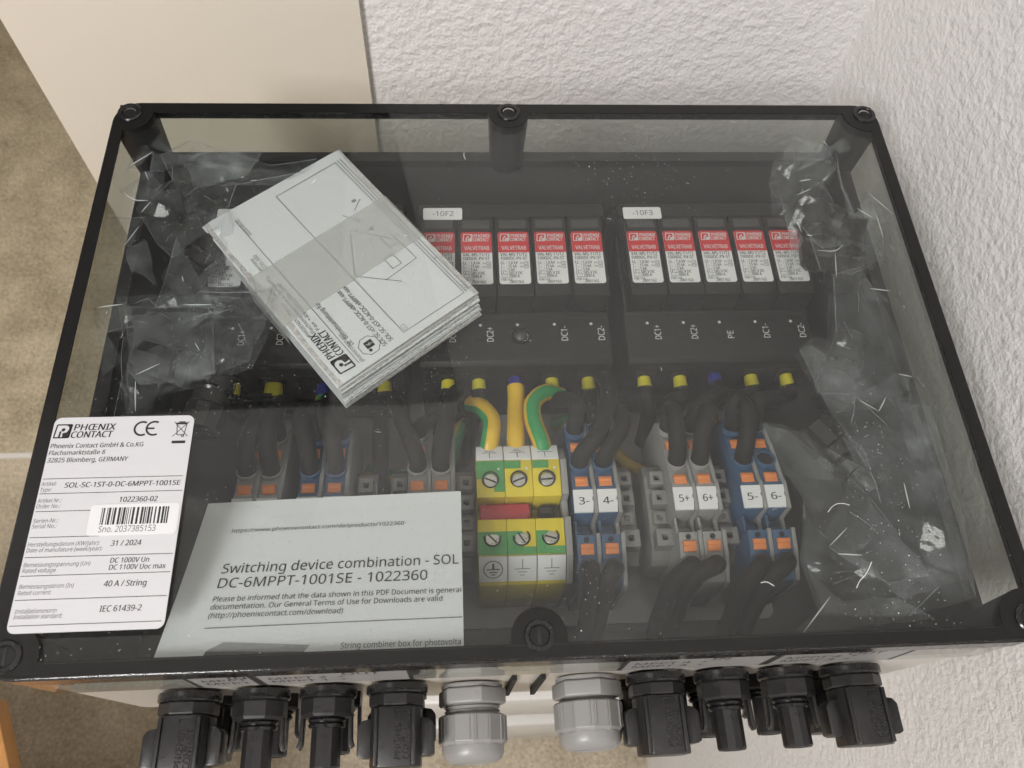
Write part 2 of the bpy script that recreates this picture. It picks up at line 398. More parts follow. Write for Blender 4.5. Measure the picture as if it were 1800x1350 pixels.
for k, (x, y) in enumerate(SCREWS):
    dx = (x > 100) - (x < -100); dy = 1 if y > 0 else -1
    r = 9.6 if dx == 0 else 10.6
    # a lobe that melts into the rim, tapering downwards like a moulded screw boss
    X0, X1 = (x - r, x + r) if dx == 0 else ((x - r, LX - 2) if dx > 0 else (-LX + 2, x + r))
    Y0, Y1 = ((y - r, LY - 2) if dy > 0 else (-LY + 2, y + r))
    if dx == 0:
        P = [(X0, y), (X0, Y1 if dy > 0 else Y0), (X1, Y1 if dy > 0 else Y0), (X1, y)]
        P = [(X0, Y1), (X0, y)] + arc(x, y, r, 180, 360, 12)[1:-1] + [(X1, y), (X1, Y1)] if dy > 0 else [(X1, Y0), (X1, y)] + arc(x, y, r, 0, 180, 12)[1:-1] + [(X0, y), (X0, Y0)]
    else:
        xe = LX - 2 if dx > 0 else -LX + 2; ye = LY - 2 if dy > 0 else -LY + 2
        a0 = 180 if dx > 0 else 0; a1 = {(1, 1): 270, (-1, 1): -90, (1, -1): 90, (-1, -1): 90}[(dx, dy)]
        P = [(x - dx * r, ye)] + arc(x, y, r, a0, a1, 10) + [(xe, y - dy * r), (xe, ye)]
    Q = [(x + (px_ - x) * .86, y + (py_ - y) * .86) for px_, py_ in P]
    sb = obj('screw_boss', B().prism(P, .14, -32.5, 'z', top=Q), M_border, enc, ang=50)
    s = obj('lid_screw', B().lathe([(5.4, .16), (5.4, .6), (4.9, 1.0), (3.7, 1.0), (3.4, .6), (3.3, .18), (.01, .17)], (x, y, 0), n=28), M_blackgloss, sb)
    obj('screw_well_shade', B().lathe([(3.2, .2), (3.2, .3), (.01, .3)], (x, y, 0), n=24), M_dark, sb)  # dark disc stands in for the shaded hole over the screw
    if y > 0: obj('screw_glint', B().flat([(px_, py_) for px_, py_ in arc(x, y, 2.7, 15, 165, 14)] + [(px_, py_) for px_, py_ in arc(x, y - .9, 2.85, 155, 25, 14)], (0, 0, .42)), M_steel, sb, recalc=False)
    else: obj('screw_slot', B().box(x - .5, x + .5, y - 2.6, y + 2.6, .31, .5), M_black, sb, bev=.1)
obj('mounting_plate', B().prism(rrect(-128, 122, -96, 106, 4), -106.3, -104.5, 'z'), M_plate, enc)
# DIN rails
def rail(y):
    P = [(y - 17.5, -97.5), (y - 17.5, -96.5), (y - 12.5, -96.5), (y - 12.5, -103), (y + 12.5, -103), (y + 12.5, -96.5), (y + 17.5, -96.5), (y + 17.5, -97.5), (y + 13.5, -97.5), (y + 13.5, -104.2), (y - 13.5, -104.2), (y - 13.5, -97.5)]
    return B().prism(P, -132, 119, 'x')
obj('din_rail', rail(-52), M_brass, enc); obj('din_rail', rail(60), M_brass, enc)
# front stickers and slanted dark marks on the front of the box
YF = -127.02
def front_frame(x, z): return dict(O=(x, YF - .12, z), U=(1, 0, 0), V=(0, 0, 1))
for n_, (x0, x1, lines) in enumerate(((-117.5, -98, ('MPPT 1', 'MPPT 2', 'IN')), (-95, -44.5, ('MPPT 1  +', 'MPPT 2  +', 'OUT')), (33, 84.5, ('MPPT 3  +', 'MPPT 4  +', 'IN')), (88, 134, ('MPPT 3  +', 'MPPT 4  +', 'OUT')))):
    p = obj('front_sticker', B().box(x0, x1, YF - .1, YF + .05, -31, -9.5), M_sticker, enc, smooth=False)
    tb = B()
    tb.text(lines[0], x0 + 3, -26, 4.2, bold=.015, **front_frame(0, 0)); tb.text(lines[1], x0 + 3, -19.5, 4.2, bold=.015, **front_frame(0, 0))
    tb.text(lines[2], x1 - (22 if x1 - x0 > 30 else 7), -15, 4.6, bold=.02, **front_frame(0, 0))
    obj('lettering', tb, M_ink, p, recalc=False)
    for e0, e1 in ((x0 - 1.6, x0 - .05), (x1 + .05, x1 + 1.6)): obj('sticker_edge', B().box(e0, e1, YF - .12, YF + .05, -31, -9.5), M_ink, p, smooth=False)
for x in (-5.5, 5.5):
    obj('front_dark_mark', B().prism([(x - 1, -44), (x + .8, -44), (x - .2, -92), (x - 2, -92)], -127.2, -122, 'y'), M_dark, enc, smooth=False)

# rating label on the lid
LO = (-174.4, -34.2, .28)
rl = obj('rating_label', B().prism(rrect(-174.4, -123.8, -112.4, -34.2, 2.6),   .03, .22, 'z'), M_rating, enc, label='white printed rating plate stuck on the lid', smooth=False)
F0 = dict(O=LO)
bl = B(); gr = B(); ru = B()
def logo(b, x, y, h, w, O, U, V):
    """square emblem plus two lines of heavy slanted lettering; x,y = lower left corner"""
    e = h * 1.02; t = h * .09
    f = dict(O=O, U=U, V=V); k = .1
    sk_ = lambda P: [(x + px_ + py_ * k, y + py_) for px_, py_ in P]
    b.polyline(sk_([(t / 2, t / 2), (e - t / 2, t / 2), (e - t / 2, h - t / 2), (t / 2, h - t / 2)]), t, close=True, **f)
    b.flat(sk_([(e * .56, h * .05)] + [(e * .95, h * .05), (e * .95, h * .95), (e * .56, h * .95)] + [(e * .78, h * .82), (e * .84, h * .62), (e * .74, h * .42), (e * .5, h * .36)]), **f)
    b.flat(sk_([(e * .3, h * .08), (e * .42, h * .08), (e * .42, h * .5), (e * .3, h * .5)]), **f)
    b.flat(sk_(arc(e * .5, h * .60, h * .12, 0, 360, 14)[:-1]), **f)
    tw = w - e * 1.15
    b.text('PHŒNIX', x + e * 1.14 + h * .06, y + h * .54, h * .44, tw, .035, .12, **f)
    b.text('CONTACT', x + e * 1.10, y + h * .02, h * .44, tw, .035, .12, **f)
logo(bl, 0.6, -8.4, 5.7, 21.6, LO, (1, 0, 0), (0, 1, 0))
for s_, x, y, h, w_, bo in (
    ('Phoenix Contact GmbH & Co.KG', .6, -12.3, 1.75, 33, .016), ('Flachsmarktstaße 8', .6, -15, 1.7, 19.8, .016), ('32825 Blomberg, GERMANY', .6, -17.9, 1.75, 28.4, .016),
    ('SOL-SC-1ST-0-DC-6MPPT-1001SE', 8.6, -27.7, 1.9, 40.4, .022), ('1022360-02', 28.7, -33.6, 1.9, 13.1, .022), ('31 / 2024', 28.5, -49.5, 1.9, 10.2, .02),
    ('DC 1000V Un', 29.3, -55.5, 1.75, 13, .018), ('DC 1100V Uoc max', 29.3, -57.9, 1.75, 18.9, .018), ('40 A / String', 28.6, -63.6, 2, 14.1, .018), ('IEC 61439-2', 28.7, -72, 2, 13.6, .018)):
    bl.text(s_, x, y, h, w_, bo, .1, **F0)
for s_, x, y, w_ in (('Artikel:', .5, -26.8, 5.2), ('Type:', .5, -29, 4), ('Artikel.Nr.:', .5, -33.1, 8.2), ('Order No.:', .5, -35.2, 8.2), ('Serien-Nr.:', .6, -40.5, 8.5), ('Serial No.:', .6, -42.5, 8.2),
    ('Herstellungsdatum (KW/Jahr):', .6, -49, 24), ('Date of manufature (week/year):', .6, -51, 25.3), ('Bemessungsspannung (Un)', .8, -56.1, 22), ('Rated voltage', .8, -58.1, 11),
    ('Bemessungsstrom (In)', 1, -63.5, 17.7), ('Rated current:', 1, -65.6, 10.9), ('Installationsnorm', 1.4, -71.7, 13.4), ('Installation standard:', 1.4, -73.5, 15.6)):
    gr.text(s_, x, y, 1.45, w_, .004, .1, **F0)
for y, x1 in ((24.2, 49.4), (29.8, 50), (36.4, 24), (45.8, 24), (52.8, 50), (59.2, 50), (67.3, 50), (75.7, 49.6)): ru.line((.6, -y), (x1, -y), .22, **F0)
# CE mark
ce = lambda cx: bl.polyline(arc(cx, -5.1, 2.7, 60, 300, 18), .75, **F0)
ce(32.1); ce(36.4); bl.line((33.9, -5.1), (36.6, -5.1), .7, **F0)
# crossed-out bin
bx = lambda P, t_, c=False: bl.polyline(P, t_, close=c, **F0)
bx([(44.6, -3.6), (48.2, -3.6), (47.6, -8), (45.1, -8)], .3, True); bx([(44.2, -3.2), (48.6, -3.2)], .5); bx([(45.2, -2.7), (47.6, -2.7)], .4)
bx([(43.5, -2.6), (49, -8.6)], .25); bx([(49, -2.6), (43.5, -8.6)], .25); bx(arc(47.2, -8.3, .45, 0, 360, 8), .35)
bl.flat([(43.6, -10.3), (48.5, -10.3), (48.5, -11.4), (43.6, -11.4)], **F0)
obj('lettering', bl, M_ink, rl, recalc=False, smooth=False); obj('small_lettering', gr, M_inkgrey, rl, recalc=False, smooth=False); obj('ruled_line', ru, M_ink, rl, recalc=False, smooth=False)
bs = obj('barcode_sticker', B().prism(rrect(-155, -124.4, -80, -68.6, 1.6), .30, .42, 'z'), M_serial, enc, label='small white serial number sticker with barcode', smooth=False)
bb = B(); x = 0; rr = random.Random(3)
while x < 22.6:
    w_ = rr.choice((.28, .28, .5, .75)); bb.box(-151 + x, -151 + x + w_, -76.1, -69.9, .43, .45); x += w_ + rr.choice((.28, .3, .5, .75))
obj('barcode_bar', bb, M_ink, bs, smooth=False)
obj('lettering', B().text('Sno. 2037385153', -151, -78.8, 2.2, 19.4, .002, .06, O=(0, 0, .47)), M_inkgrey, bs, recalc=False, smooth=False)

# ------------------------------------------------------------------ surge arresters
AG = 'surge arresters on the rear rail'
def make_arrester():
    a = thing('surge_arrester', 'x', 'surge arrester', (0, 0, 0), AG, local=True)
    P = [(12, -50), (12, -103), (104, -103), (104, -50), (92.5, -48), (92.5, -31.5), (84.6, -31.5), (84.6, -46), (37.6, -46), (36.6, -48), (14, -48)]
    hb = B(); hb.prism(P, -45, 45, 'x')
    obj('housing', hb, M_arr, a, bev=.5)
    mk = obj('marker_tag', B().prism(rrect(-42.8, -24, 82.6, 89.6, .9), -31.2, -30.8, 'z'), M_white, a, smooth=False)
    for i in range(5):
        cx = -35.2 + 17.6 * i
        pl = obj('plug', B().box(cx - 8.5, cx + 8.5, 38.4, 84, -46, -31.2), M_arr, a, bev=.7)
        lb = obj('type_label', B().prism(rrect(cx - 7.3, cx + 7.3, 45, 75, 1.3), -31.15, -31.0, 'z'), M_white, pl, smooth=False)
        RB = rrect(cx - 7.28, cx + 7.28, 62.9, 74.98, 1.3); RB = [(px_, max(62.9, py_)) for px_, py_ in RB]
        obj('red_band', B().flat([(cx - 7.28, 62.9), (cx + 7.28, 62.9)] + [p for p in rrect(cx - 7.28, cx + 7.28, 60, 74.98, 1.3) if p[1] > 70], (0, 0, -30.95)), M_red, pl, smooth=False)
        wb = B(); kb = B(); f = dict(O=(cx - 7.3, 75, -30.9), U=(1, 0, 0), V=(0, 1, 0))
        logo(wb, .8, -5.6, 4.4, 12.8, **f)
        wb.text('VALVETRAB', 1.6, -10.6, 2.3, 11.6, .012, **f)
        for s_, y, x0, w2 in (('VAL-MS-T1/T2', 14.4, .8, 12.6), ('1000DC-PV-ST', 16.7, .8, 12.6), ('U   : 1,8 kV', 19.2, .9, 8), ('I   n  : 15 kA', 21.3, .9, 8), ('I   : 5 kA', 23.2, .9, 6.6), ('U    : 585 V DC', 25.2, .9, 10.6), ('I     : 2000 A', 27.0, .9, 8.8), ('FSB-118', 28.0, .9, 6)):
            pass
        for s_, y, x0, w2, h2 in (('VAL-MS-T1/T2', 14.2, .8, 12.6, 1.65), ('1000DC-PV-ST', 16.4, .8, 12.6, 1.6), ('U', 18.9, .9, 1.1, 1.5), (': 1,8 kV', 18.9, 3.6, 5.2, 1.5), ('I', 20.9, 1, .3, 1.5), (': 15 kA', 20.9, 3.6, 4.7, 1.5), ('I', 22.8, 1, .3, 1.5), (': 5 kA', 22.8, 3.6, 3.8, 1.5), ('U', 24.7, .9, 1.1, 1.5), (': 585 V DC', 24.7, 3.6, 7.4, 1.5), ('I', 26.5, 1, .3, 1.5), (': 2000 A', 26.5, 3.6, 5.8, 1.5), ('FSB-118', 28.3, .9, 5.0, 1.15), ('2801162', 29.6, 4.6, 6.6, 1.4)):
            kb.text(s_, x0, -y, h2 * 1.1, w2, .02, **f)
        for s_, x0, y in (('P', 2.2, 19.2), ('n', 2.0, 21.2), ('imp', 1.6, 23.1), ('CPV', 2.2, 25.0), ('SCPV', 1.5, 26.8)): kb.text(s_, x0, -y, .75, None, .01, **f)
        for y, s_ in ((18.9, 'T1'), (20.9, 'T2')):
            kb.text('PV', 10, -y, 1.0, 1.6, .01, **f); kb.text(s_, 12.25, -y + .1, 1.0, 1.25, .01, **f)
            kb.polyline([(11.95, -y - .25), (13.75, -y - .25), (13.75, -y + 1.4), (11.95, -y + 1.4)], .16, close=True, **f)
        obj('white_lettering', wb, M_wprint, pl, recalc=False, smooth=False); obj('lettering', kb, M_ink, pl, recalc=False, smooth=False)
        obj('status_window', B().box(cx - 6.6, cx + 6.6, 77.4, 82.2, -31.3, -30.95), M_win, pl, bev=.2)
        s = obj('screw_hole', B().lathe([(3.6, -48.3), (3.6, -47.8), (3.1, -47.8), (2.9, -49.5), (.01, -49.5)], (cx, 28, 0), n=18), M_dark, a)
        nm = ('DC1+', 'DC2+', 'PE', 'DC1-', 'DC2-')[i]
        tb = B().text(nm, 0, 0, 3.1, 7.8 if i != 2 else 4.2, .008, O=(cx + 7.2, 24.2, -47.9), U=(0, 1, 0), V=(-1, 0, 0))
        tb.flat(arc(cx + 1.2, 33.2, .75, 0, 360, 10)[:-1], (0, 0, -47.9))
        obj('terminal_print', tb, M_wprint, a, recalc=False, smooth=False)
        obj('clamp_mouth', B().box(cx - 5, cx + 5, 11.6, 12.6, -73, -57), M_dark, a, smooth=False)
    return a
def put_marker(a, x, s_, label):
    a.location.x = x * S; a['label'] = label
    mk = [c for c in a.children if c.name.startswith('marker_tag')][0]
    obj('lettering', mesh('marker_lettering', B().text(s_, -38.2, 84.6, 3.0, 10, .004, O=(0, 0, -30.7)), M_inkgrey, recalc=False), M_inkgrey, mk)
AX = (-95.2, 2.2, 99.8)
ar1 = make_arrester()
ar2 = copy_tree(ar1); ar3 = copy_tree(ar1)
put_marker(ar1, AX[0], '-10F1', 'black surge arrester at the left, largely hidden by the folded booklet')
put_marker(ar2, AX[1], '-10F2', 'black surge arrester with white tag reading -10F2')
put_marker(ar3, AX[2], '-10F3', 'black surge arrester with white tag reading -10F3')
ps = obj('pressure_screw', B().lathe([(5, -48), (5.2, -47.2), (4.2, -46.4), (3.2, -47), (2.4, -45.6), (.01, -45)], (2.2, 27.4, 0), n=24), M_blackgloss, ar2) if False else None
tb = thing('rubber_plug', 'round shiny black plug seated between the DC2+ and DC1- marks', 'plug', (4.6, 27, -47.8))
obj('rim', B().lathe([(4.6, 0), (5.0, .5), (4.7, 1.1), (4.0, .9), (3.7, .2)], (4.6, 27, -47.8), n=28, closed=True), M_blackgloss, tb)
obj('dome', B().lathe([(3.2, .1), (2.9, 1.2), (1.9, 2.0), (.7, 2.3), (.01, 2.35)], (4.6, 27, -47.8), n=24), M_win, tb)

# ------------------------------------------------------------------ terminal blocks
TP = [(-91, -58), (-91, -97), (-12, -97), (-12, -64), (-14, -60.5), (-27, -56), (-29, -54.5), (-31, -54.2), (-46.5, -49.8), (-49, -48.2), (-61, -48.2), (-61.6, -63), (-69.4, -63), (-69.8, -49.2), (-79, -50.5), (-90, -55)]
def face(y, z, ang):   # frame on a sloped face: origin, along (towards the rear), normal
    a = math.radians(ang); return Vector((0, y, z)), Vector((0, math.cos(a), math.sin(a))), Vector((0, -math.sin(a), math.cos(a)))
def make_terminal(M, kind):
    t = thing('terminal_block', 'x', 'terminal block', (0, 0, 0), 'spring terminal blocks on the front rail', local=True)
    obj('housing', B().prism(TP, -4.9, 3.3, 'x'), M, t, bev=.35)
    up = lambda y, z: (y, z + .7) if z > -62.5 else (y, z)
    obj('side_plate', B().prism([(y + (.6 if y > -50 else -.6) * (z < -50), z + .8) for y, z in TP[:11]] + [(-61, -47.4), (-62.4, -58), (-68.8, -58), (-69.4, -48.4), (-79, -49.7), (-90.6, -54.2)], 3.4, 5.1, 'x'), M_grey, t, bev=.2)
    for y, z, an in ((-46.3, -49.2, -15), (-28, -54.7, -15), (-76, -49.6, 8)):
        o, u, n = face(y, z, an); U = Vector((1, 0, 0))
        lv = B()
        V = []
        for (a, b_, h) in ((-2.9, -2.4, 0), (2.9, -2.4, 0), (2.9, 2.4, 0), (-2.9, 2.4, 0), (-2.7, -2.2, .7), (2.7, -2.2, .7), (2.7, -.1, .7), (-2.7, -.1, .7), (-2.7, .5, 1.25), (2.7, .5, 1.25), (2.7, 2.2, 1.0), (-2.7, 2.2, 1.0)):
            V.append(o + U * (a - .8) + u * b_ + n * h)
        lv.add(V, [(0, 1, 5, 4), (4, 5, 6, 7), (7, 6, 9, 8), (8, 9, 10, 11), (11, 10, 2, 3), (1, 2, 10, 9, 6, 5), (0, 4, 7, 8, 11, 3), (0, 3, 2, 1)])
        obj('release_lever', lv, M_orange, t, bev=.15)
    for y, z, an in ((-37, -51.2, -18), (-18.5, -57.2, -20), (-83.6, -51.6, 22)):
        o, u, n = face(y, z, an)
        o = o + Vector((-.8, 0, 0))
        sk_ = obj('wire_socket', B().lathe([(4.6, -1), (4.6, 1.1), (4.05, 1.3), (3.95, -.2), (3.9, -1)], o, n, n=24, closed=True), M, t)
        obj('socket_hole', B().lathe([(3.95, .05), (.01, .1)], o, n, n=20), M_dark, sk_)  # flat dark disc in place of a deep shaded hole
    obj('test_hole', B().lathe([(1.15, -.2), (1.15, .2), (.9, .25), (.01, .2)], (-.8, -71.9, -49.3), (0, 0, 1), n=14), M_dark, t)
    mk = obj('marker', B().prism([(-5.1, -60.6), (2.9, -60.6), (3.4, -56), (2.9, -54.6), (3.4, -53.2), (3.4, -50.4), (-5.1, -50.4), (-5.1, -54)], -48.1, -47.3, 'z'), M_white, t, smooth=False)
    obj('trough_bar', B().box(-4.6, 3.2, -66.4, -65, -62.9, -60).box(-4.6, -3.6, -69, -62, -62.9, -54), M, t)
    return t
ORD = ('first', 'second', 'third', 'fourth', 'fifth', 'sixth', 'seventh', 'eighth', 'ninth', 'tenth', 'eleventh', 'twelfth')
NTH = dict(zip(('1+', '2+', '1-', '2-', '3+', '4+', '3-', '4-', '5+', '6+', '5-', '6-'), ORD))
TERM = [(-115.3, 'g', '1+', 'grey terminal block at far left beside the rating label, left of its pair'), (-105.1, 'g', '2+', 'grey terminal block at far left, right one of its pair'),
        (-88.6, 'b', '1-', 'blue terminal block above the data sheet, left of the pair'), (-77.6, 'b', '2-', 'blue terminal block above the data sheet, right of the pair'),
        (-42.6, 'g', '3+', 'grey terminal block left of the earth terminals, farther one of the pair'), (-32.4, 'g', '4+', 'grey terminal block left of the earth terminals, nearer one of the pair'),
        (28.2, 'b', '3-', 'blue terminal block marked 3-, next to the earth terminals'), (38.6, 'b', '4-', 'blue terminal block marked 4-, second one right of the earth terminals'),
        (71.6, 'g', '5+', 'grey terminal block marked 5+, left one of the pair right of centre'), (82.0, 'g', '6+', 'grey terminal block marked 6+, right one of the pair right of centre'),
        (101.6, 'b', '5-', 'blue terminal block marked 5-, left one of the rightmost pair'), (112.0, 'b', '6-', 'blue terminal block marked 6-, rightmost, half under the plastic film')]
proto = {}
for x, k, s_, lab in TERM:
    if k not in proto: t = proto[k] = make_terminal(M_grey if k == 'g' else M_blue, k)
    else: t = copy_tree(proto[k])
    t['label'] = lab; t.location.x = x * S
    for c in [c for c in t.children if c.name.startswith('marker')]:
        for q in list(c.children): bpy.data.objects.remove(q)
        obj('lettering', mesh('marker_lettering', B().text(s_, -2.9, -57.1, 3.2, 4.4, .014, O=(0, 0, -47.2)), M_ink, recalc=False), M_ink, c)

# earth terminals
def make_earth(i):
    t = thing('earth_terminal', 'x', 'earth terminal', (0, 0, 0), 'green and yellow earth terminals', local=True)
    x0, x1 = -6.05, 6.05
    P = [(-28, -56), (-28, -97), (-88.2, -97), (-88.2, -78), (-87.6, -76), (-87.2, -60), (-85.8, -58.2), (-77.2, -50.3), (-63, -48.6), (-62, -49), (-61.6, -66), (-52.6, -66), (-52.4, -48.6), (-39, -48.4), (-34, -50)]
    obj('housing', B().prism(P, x0, x1, 'x'), M_yellow, t, bev=.4)
    # moulded green bands, proud of the yellow body
    g = B()
    if i == 0: g.prism([(-44, -48.3), (-36, -48.9), (-36, -48.2), (-44, -47.9)], x0 + .1, x1 - .1, 'x'); g.prism([(-50, -48.4), (-44, -48.3), (-44, -47.9), (-50, -48.0)], 1.5, x1 - .1, 'x')
    else: g.prism([(-39.5, -48.6), (-36, -49.1), (-36, -48.4), (-39.5, -48.0)], x0 + .1, x0 + 7, 'x')
    w_ = {0: x1 - .1, 1: 0.5, 2: -1}[i]
    g.prism([(-77, -50.45), (-67.5, -49.2), (-67.5, -48.7), (-77, -49.95)], x0 + .1, w_, 'x')
    g.prism([(-77.1, -50.5), (-74, -50.1), (-74, -49.55), (-77.1, -49.97)], w_ + .05, x1 - .1, 'x')
    obj('green_band', g, M_green, t)
    for y, z, an in ((-45, -47.9, 3), (-70.5, -49, -7)):
        o, u, n = face(y, z, an); 
        s = obj('clamp_screw', B().lathe([(3.0, -.4), (3.0, .1), (2.7, .35), (.01, .4)], o, n, n=22), M_steel, t)
        obj('well', B().lathe([(3.1, -.6), (3.1, .12), (3.75, .2), (3.75, -.6)], o + Vector((0, .5, 0)), n, n=22, closed=True), M_dark, t)
        a = random.uniform(-1.2, 1.2); U = Vector((1, 0, 0)) * math.cos(a) + u * math.sin(a); W = n.cross(U)
        obj('slot', B().add([o + n * h + U * a_ + W * b_ for h in (.1, .48) for a_, b_ in ((-2.6, -.35), (2.6, -.35), (2.6, .35), (-2.6, .35))], [(0, 1, 2, 3), (4, 5, 6, 7), (0, 1, 5, 4), (1, 2, 6, 5), (2, 3, 7, 6), (3, 0, 4, 7)]), M_dark, s)
    obj('white_dot', B().flat(arc(3.6, -39.8, .6, 0, 360, 10)[:-1], (0, 0, -47.75)), M_wprint, t, recalc=False)
    for (ya, za, yb, zb, up) in ((-35.2, -49.6, -27.4, -53.4, False), (-86, -57.6, -77.6, -49.7, True)):
        A_ = Vector((0, ya, za)); D = Vector((0, yb - ya, zb - za)); N = Vector((1, 0, 0)).cross(D).normalized()
        V = [A_ + D * k + Vector((a, 0, 0)) + N * h for h in (0, .7) for a, k in ((x0 + .15, 0), (x1 - .15, 0), (x1 - .15, 1), (x0 + .15, 1))]
        m_ = obj('marker', B().add(V, [(3, 2, 1, 0), (4, 5, 6, 7), (0, 1, 5, 4), (1, 2, 6, 5), (2, 3, 7, 6), (3, 0, 4, 7)]), M_white, t, bev=.15)
        L = D.length; f = dict(O=A_ + N * .78, U=(1, 0, 0), V=D.normalized()); b_ = B(); c = L / 2
        if up and i == 0:
            b_.polyline(arc(0, c, 3.9, 0, 360, 26), .4, **f); b_.flat([(-.5, c + .2), (.5, c + .2), (.4, c + 2.8), (-.4, c + 2.8)], **f)
            b_.line((-2.7, c), (2.7, c), .5, **f); b_.line((-1.7, c - 1.3), (1.7, c - 1.3), .5, **f); b_.line((-.9, c - 2.4), (.9, c - 2.4), .5, **f)
        else:
            q = 1 if up else -1; k = L / 10.5
            b_.line((0, c), (0, c + q * 4 * k), .28, **f); b_.line((-3.2, c), (3.2, c), .28, **f); b_.line((-2, c - q * 1.3 * k), (2, c - q * 1.3 * k), .28, **f); b_.line((-1, c - q * 2.6 * k), (1, c - q * 2.6 * k), .28, **f)
        obj('earth_symbol', b_, M_ink, m_, recalc=False)
    return t
for i, x in enumerate((-12, .2, 12.4)):
    t = make_earth(i); t.location.x = x * S
    t['label'] = ('earth terminal with circled earth symbol, left of the three', 'earth terminal in the middle of the three, under half the red bridge', 'earth terminal with black plug, right of the three')[i]
t = thing('jumper_bridge', 'red jumper bridge lying across two earth terminals', 'jumper', (-6, -57, -66))
obj('bar', B().box(-16.8, 4.6, -60.8, -53.4, -62, -54.4), M_bridge, t, bev=.5)
obj('foot', B().box(-14, -10, -58.6, -55, -65.9, -62.1), M_bridge, t); obj('foot', B().box(-2, 2, -58.6, -55, -65.9, -62.1), M_bridge, t)
t = thing('coding_plug', 'small black socket in the gap of the right earth terminal', 'plug', (12, -57, -66))
obj('body', B().box(8.8, 15.6, -60.6, -54.2, -65.9, -55.5), M_dark, t, bev=.4)
pb = B()
for k in range(4):
    for r in range(2): pb.box(9.9 + k * 1.25, 10.8 + k * 1.25, -57.9 + r * 1.5, -56.9 + r * 1.5, -55.4, -55.1)
obj('contact', pb, M_win, t, smooth=False)
t = thing('end_cover', 'grey end cover plate beside the right earth terminal', 'end plate', (19.6, -60, -97))
obj('plate', B().prism([(-27, -57), (-27, -97), (-89, -97), (-88, -58), (-78, -49.6), (-62, -47.8), (-61, -54), (-53, -54), (-52, -47.8), (-36, -47.8)], 18.6, 21.4, 'x'), M_grey, t, bev=.3)

# end brackets: stepped grey clamps with square pockets
def make_bracket():
    t = thing('end_bracket', 'x', 'end bracket', (0, 0, 0), 'grey end brackets on the front rail', local=True)
    obj('body', B().prism([(-78, -72), (-78, -97), (-32, -97), (-32, -70), (-38, -66), (-72, -66)], -4.6, 4.6, 'x'), M_greyd, t, bev=.4)
    for y, z, s_ in ((-41, -60, 6.2), (-50.5, -59.5, 6.6), (-58.5, -63.5, 6), (-69, -58.5, 7.6)):
        b_ = B(); h = s_ / 2; q = 1.3
        A_ = [(-h, y - h), (h, y - h), (h, y + h), (-h, y + h)]; I = [(-q, y - q), (q, y - q), (q, y + q), (-q, y + q)]
        V = [(*p, z - 12) for p in A_] + [(*p, z) for p in A_] + [(*p, z) for p in I] + [(*p, z - 4) for p in I]
        F = [(3, 2, 1, 0), (12, 13, 14, 15)]
        for a, c in ((0, 1), (1, 2), (2, 3)): F += [(a * 4 + i, a * 4 + (i + 1) % 4, c * 4 + (i + 1) % 4, c * 4 + i) for i in range(4)]
        b_.add(V, F); kb = obj('label_pocket', b_, M_greyd, t, bev=.2)
        obj('pocket_floor', B().box(-q + .05, q - .05, y - q + .05, y + q - .05, z - 4.2, z - 3.6), M_dark, kb, smooth=False)
    return t
br = make_bracket()
for k, (x, lab) in enumerate(((63.4, 'grey end bracket left of the terminal marked 5+'), (48.5, 'grey end bracket right of the terminal marked 4-'), (-66.6, 'grey end bracket behind the sheet, right of the left blue pair'), (-51.6, 'grey end bracket behind the sheet, left of the 3+ pair'), (-22.6, 'dark shaded end bracket between sheet and earth terminals'), (91.9, 'shaded end bracket between terminals 6+ and 5-'))):
    t = br if k == 0 else copy_tree(br)
    t['label'] = lab; t.location.x = x * S

# ------------------------------------------------------------------ cables
CG = 'cables inside the enclosure'
def cable(P, label, ferrule=None, r=3.9, name='black_cable', M=None, stripe=None):
    t = thing(name, label, 'cable', P[0], CG)
    obj('sheath', B().tube(P, r, 14), M or M_cable, t, ang=60)
    if ferrule:
        p = Vector(P[0]); d = (Vector(P[0]) - Vector(P[1])).normalized(); d = Vector((0, 1, 0))
        obj('ferrule', B().lathe([(3.3, -1.5), (3.5, -1.2), (3.1, 6), (2.6, 7.5)], p - d * .5, d, n=18), ferrule, t)
    if stripe: obj('stripe', B().tube(P, r * 1.015, 8, *stripe, up=(0, -.35, .94)), M_cgrn, t, recalc=False, ang=60)
    return t
def AC(g, i): return AX[g] - 35.2 + 17.6 * i
FY, FZ2 = 6.5, -64
names = {0: 'left', 1: 'middle', 2: 'right'}
def feed(g, i, xt, hole, tn, jx=0, up=0):
    fx = AC(g, i); hx = xt - .8
    hy, hz = (-18.5, -57) if hole == 'rear' else (-37, -51)
    ty = -10 if hole == 'rear' else -24
    P = [(fx, FY, FZ2), (fx + jx * .15, FY - 4.5, FZ2 - .6), (fx * .6 + hx * .4 + jx, FY - 10, FZ2 + 7 + up), (hx + jx * .3, ty, hz + 9 + up), (hx, hy + 1.5, hz + 2), (hx, hy - 1, hz - 8)]
    return cable(P, f'black cable with yellow ferrule into the {hole} hole of the {NTH[tn]} terminal from the left', M_fer)
def hop(x0, y0, z0, xt, tn, jx=0, up=0, zx=10):
    hx = xt - .8
    P = [(x0, y0, z0), (x0 + (hx - x0) * .3 + jx, y0 - 5, z0 + 14), (x0 * .35 + hx * .65 + jx, -17, -44 + up), (hx + jx * .3, -28, -43 + up), (hx, -35.5, -48), (hx, -38, -59)]
    return cable(P, f'black cable looping into the front hole of the {NTH[tn]} terminal from the left')
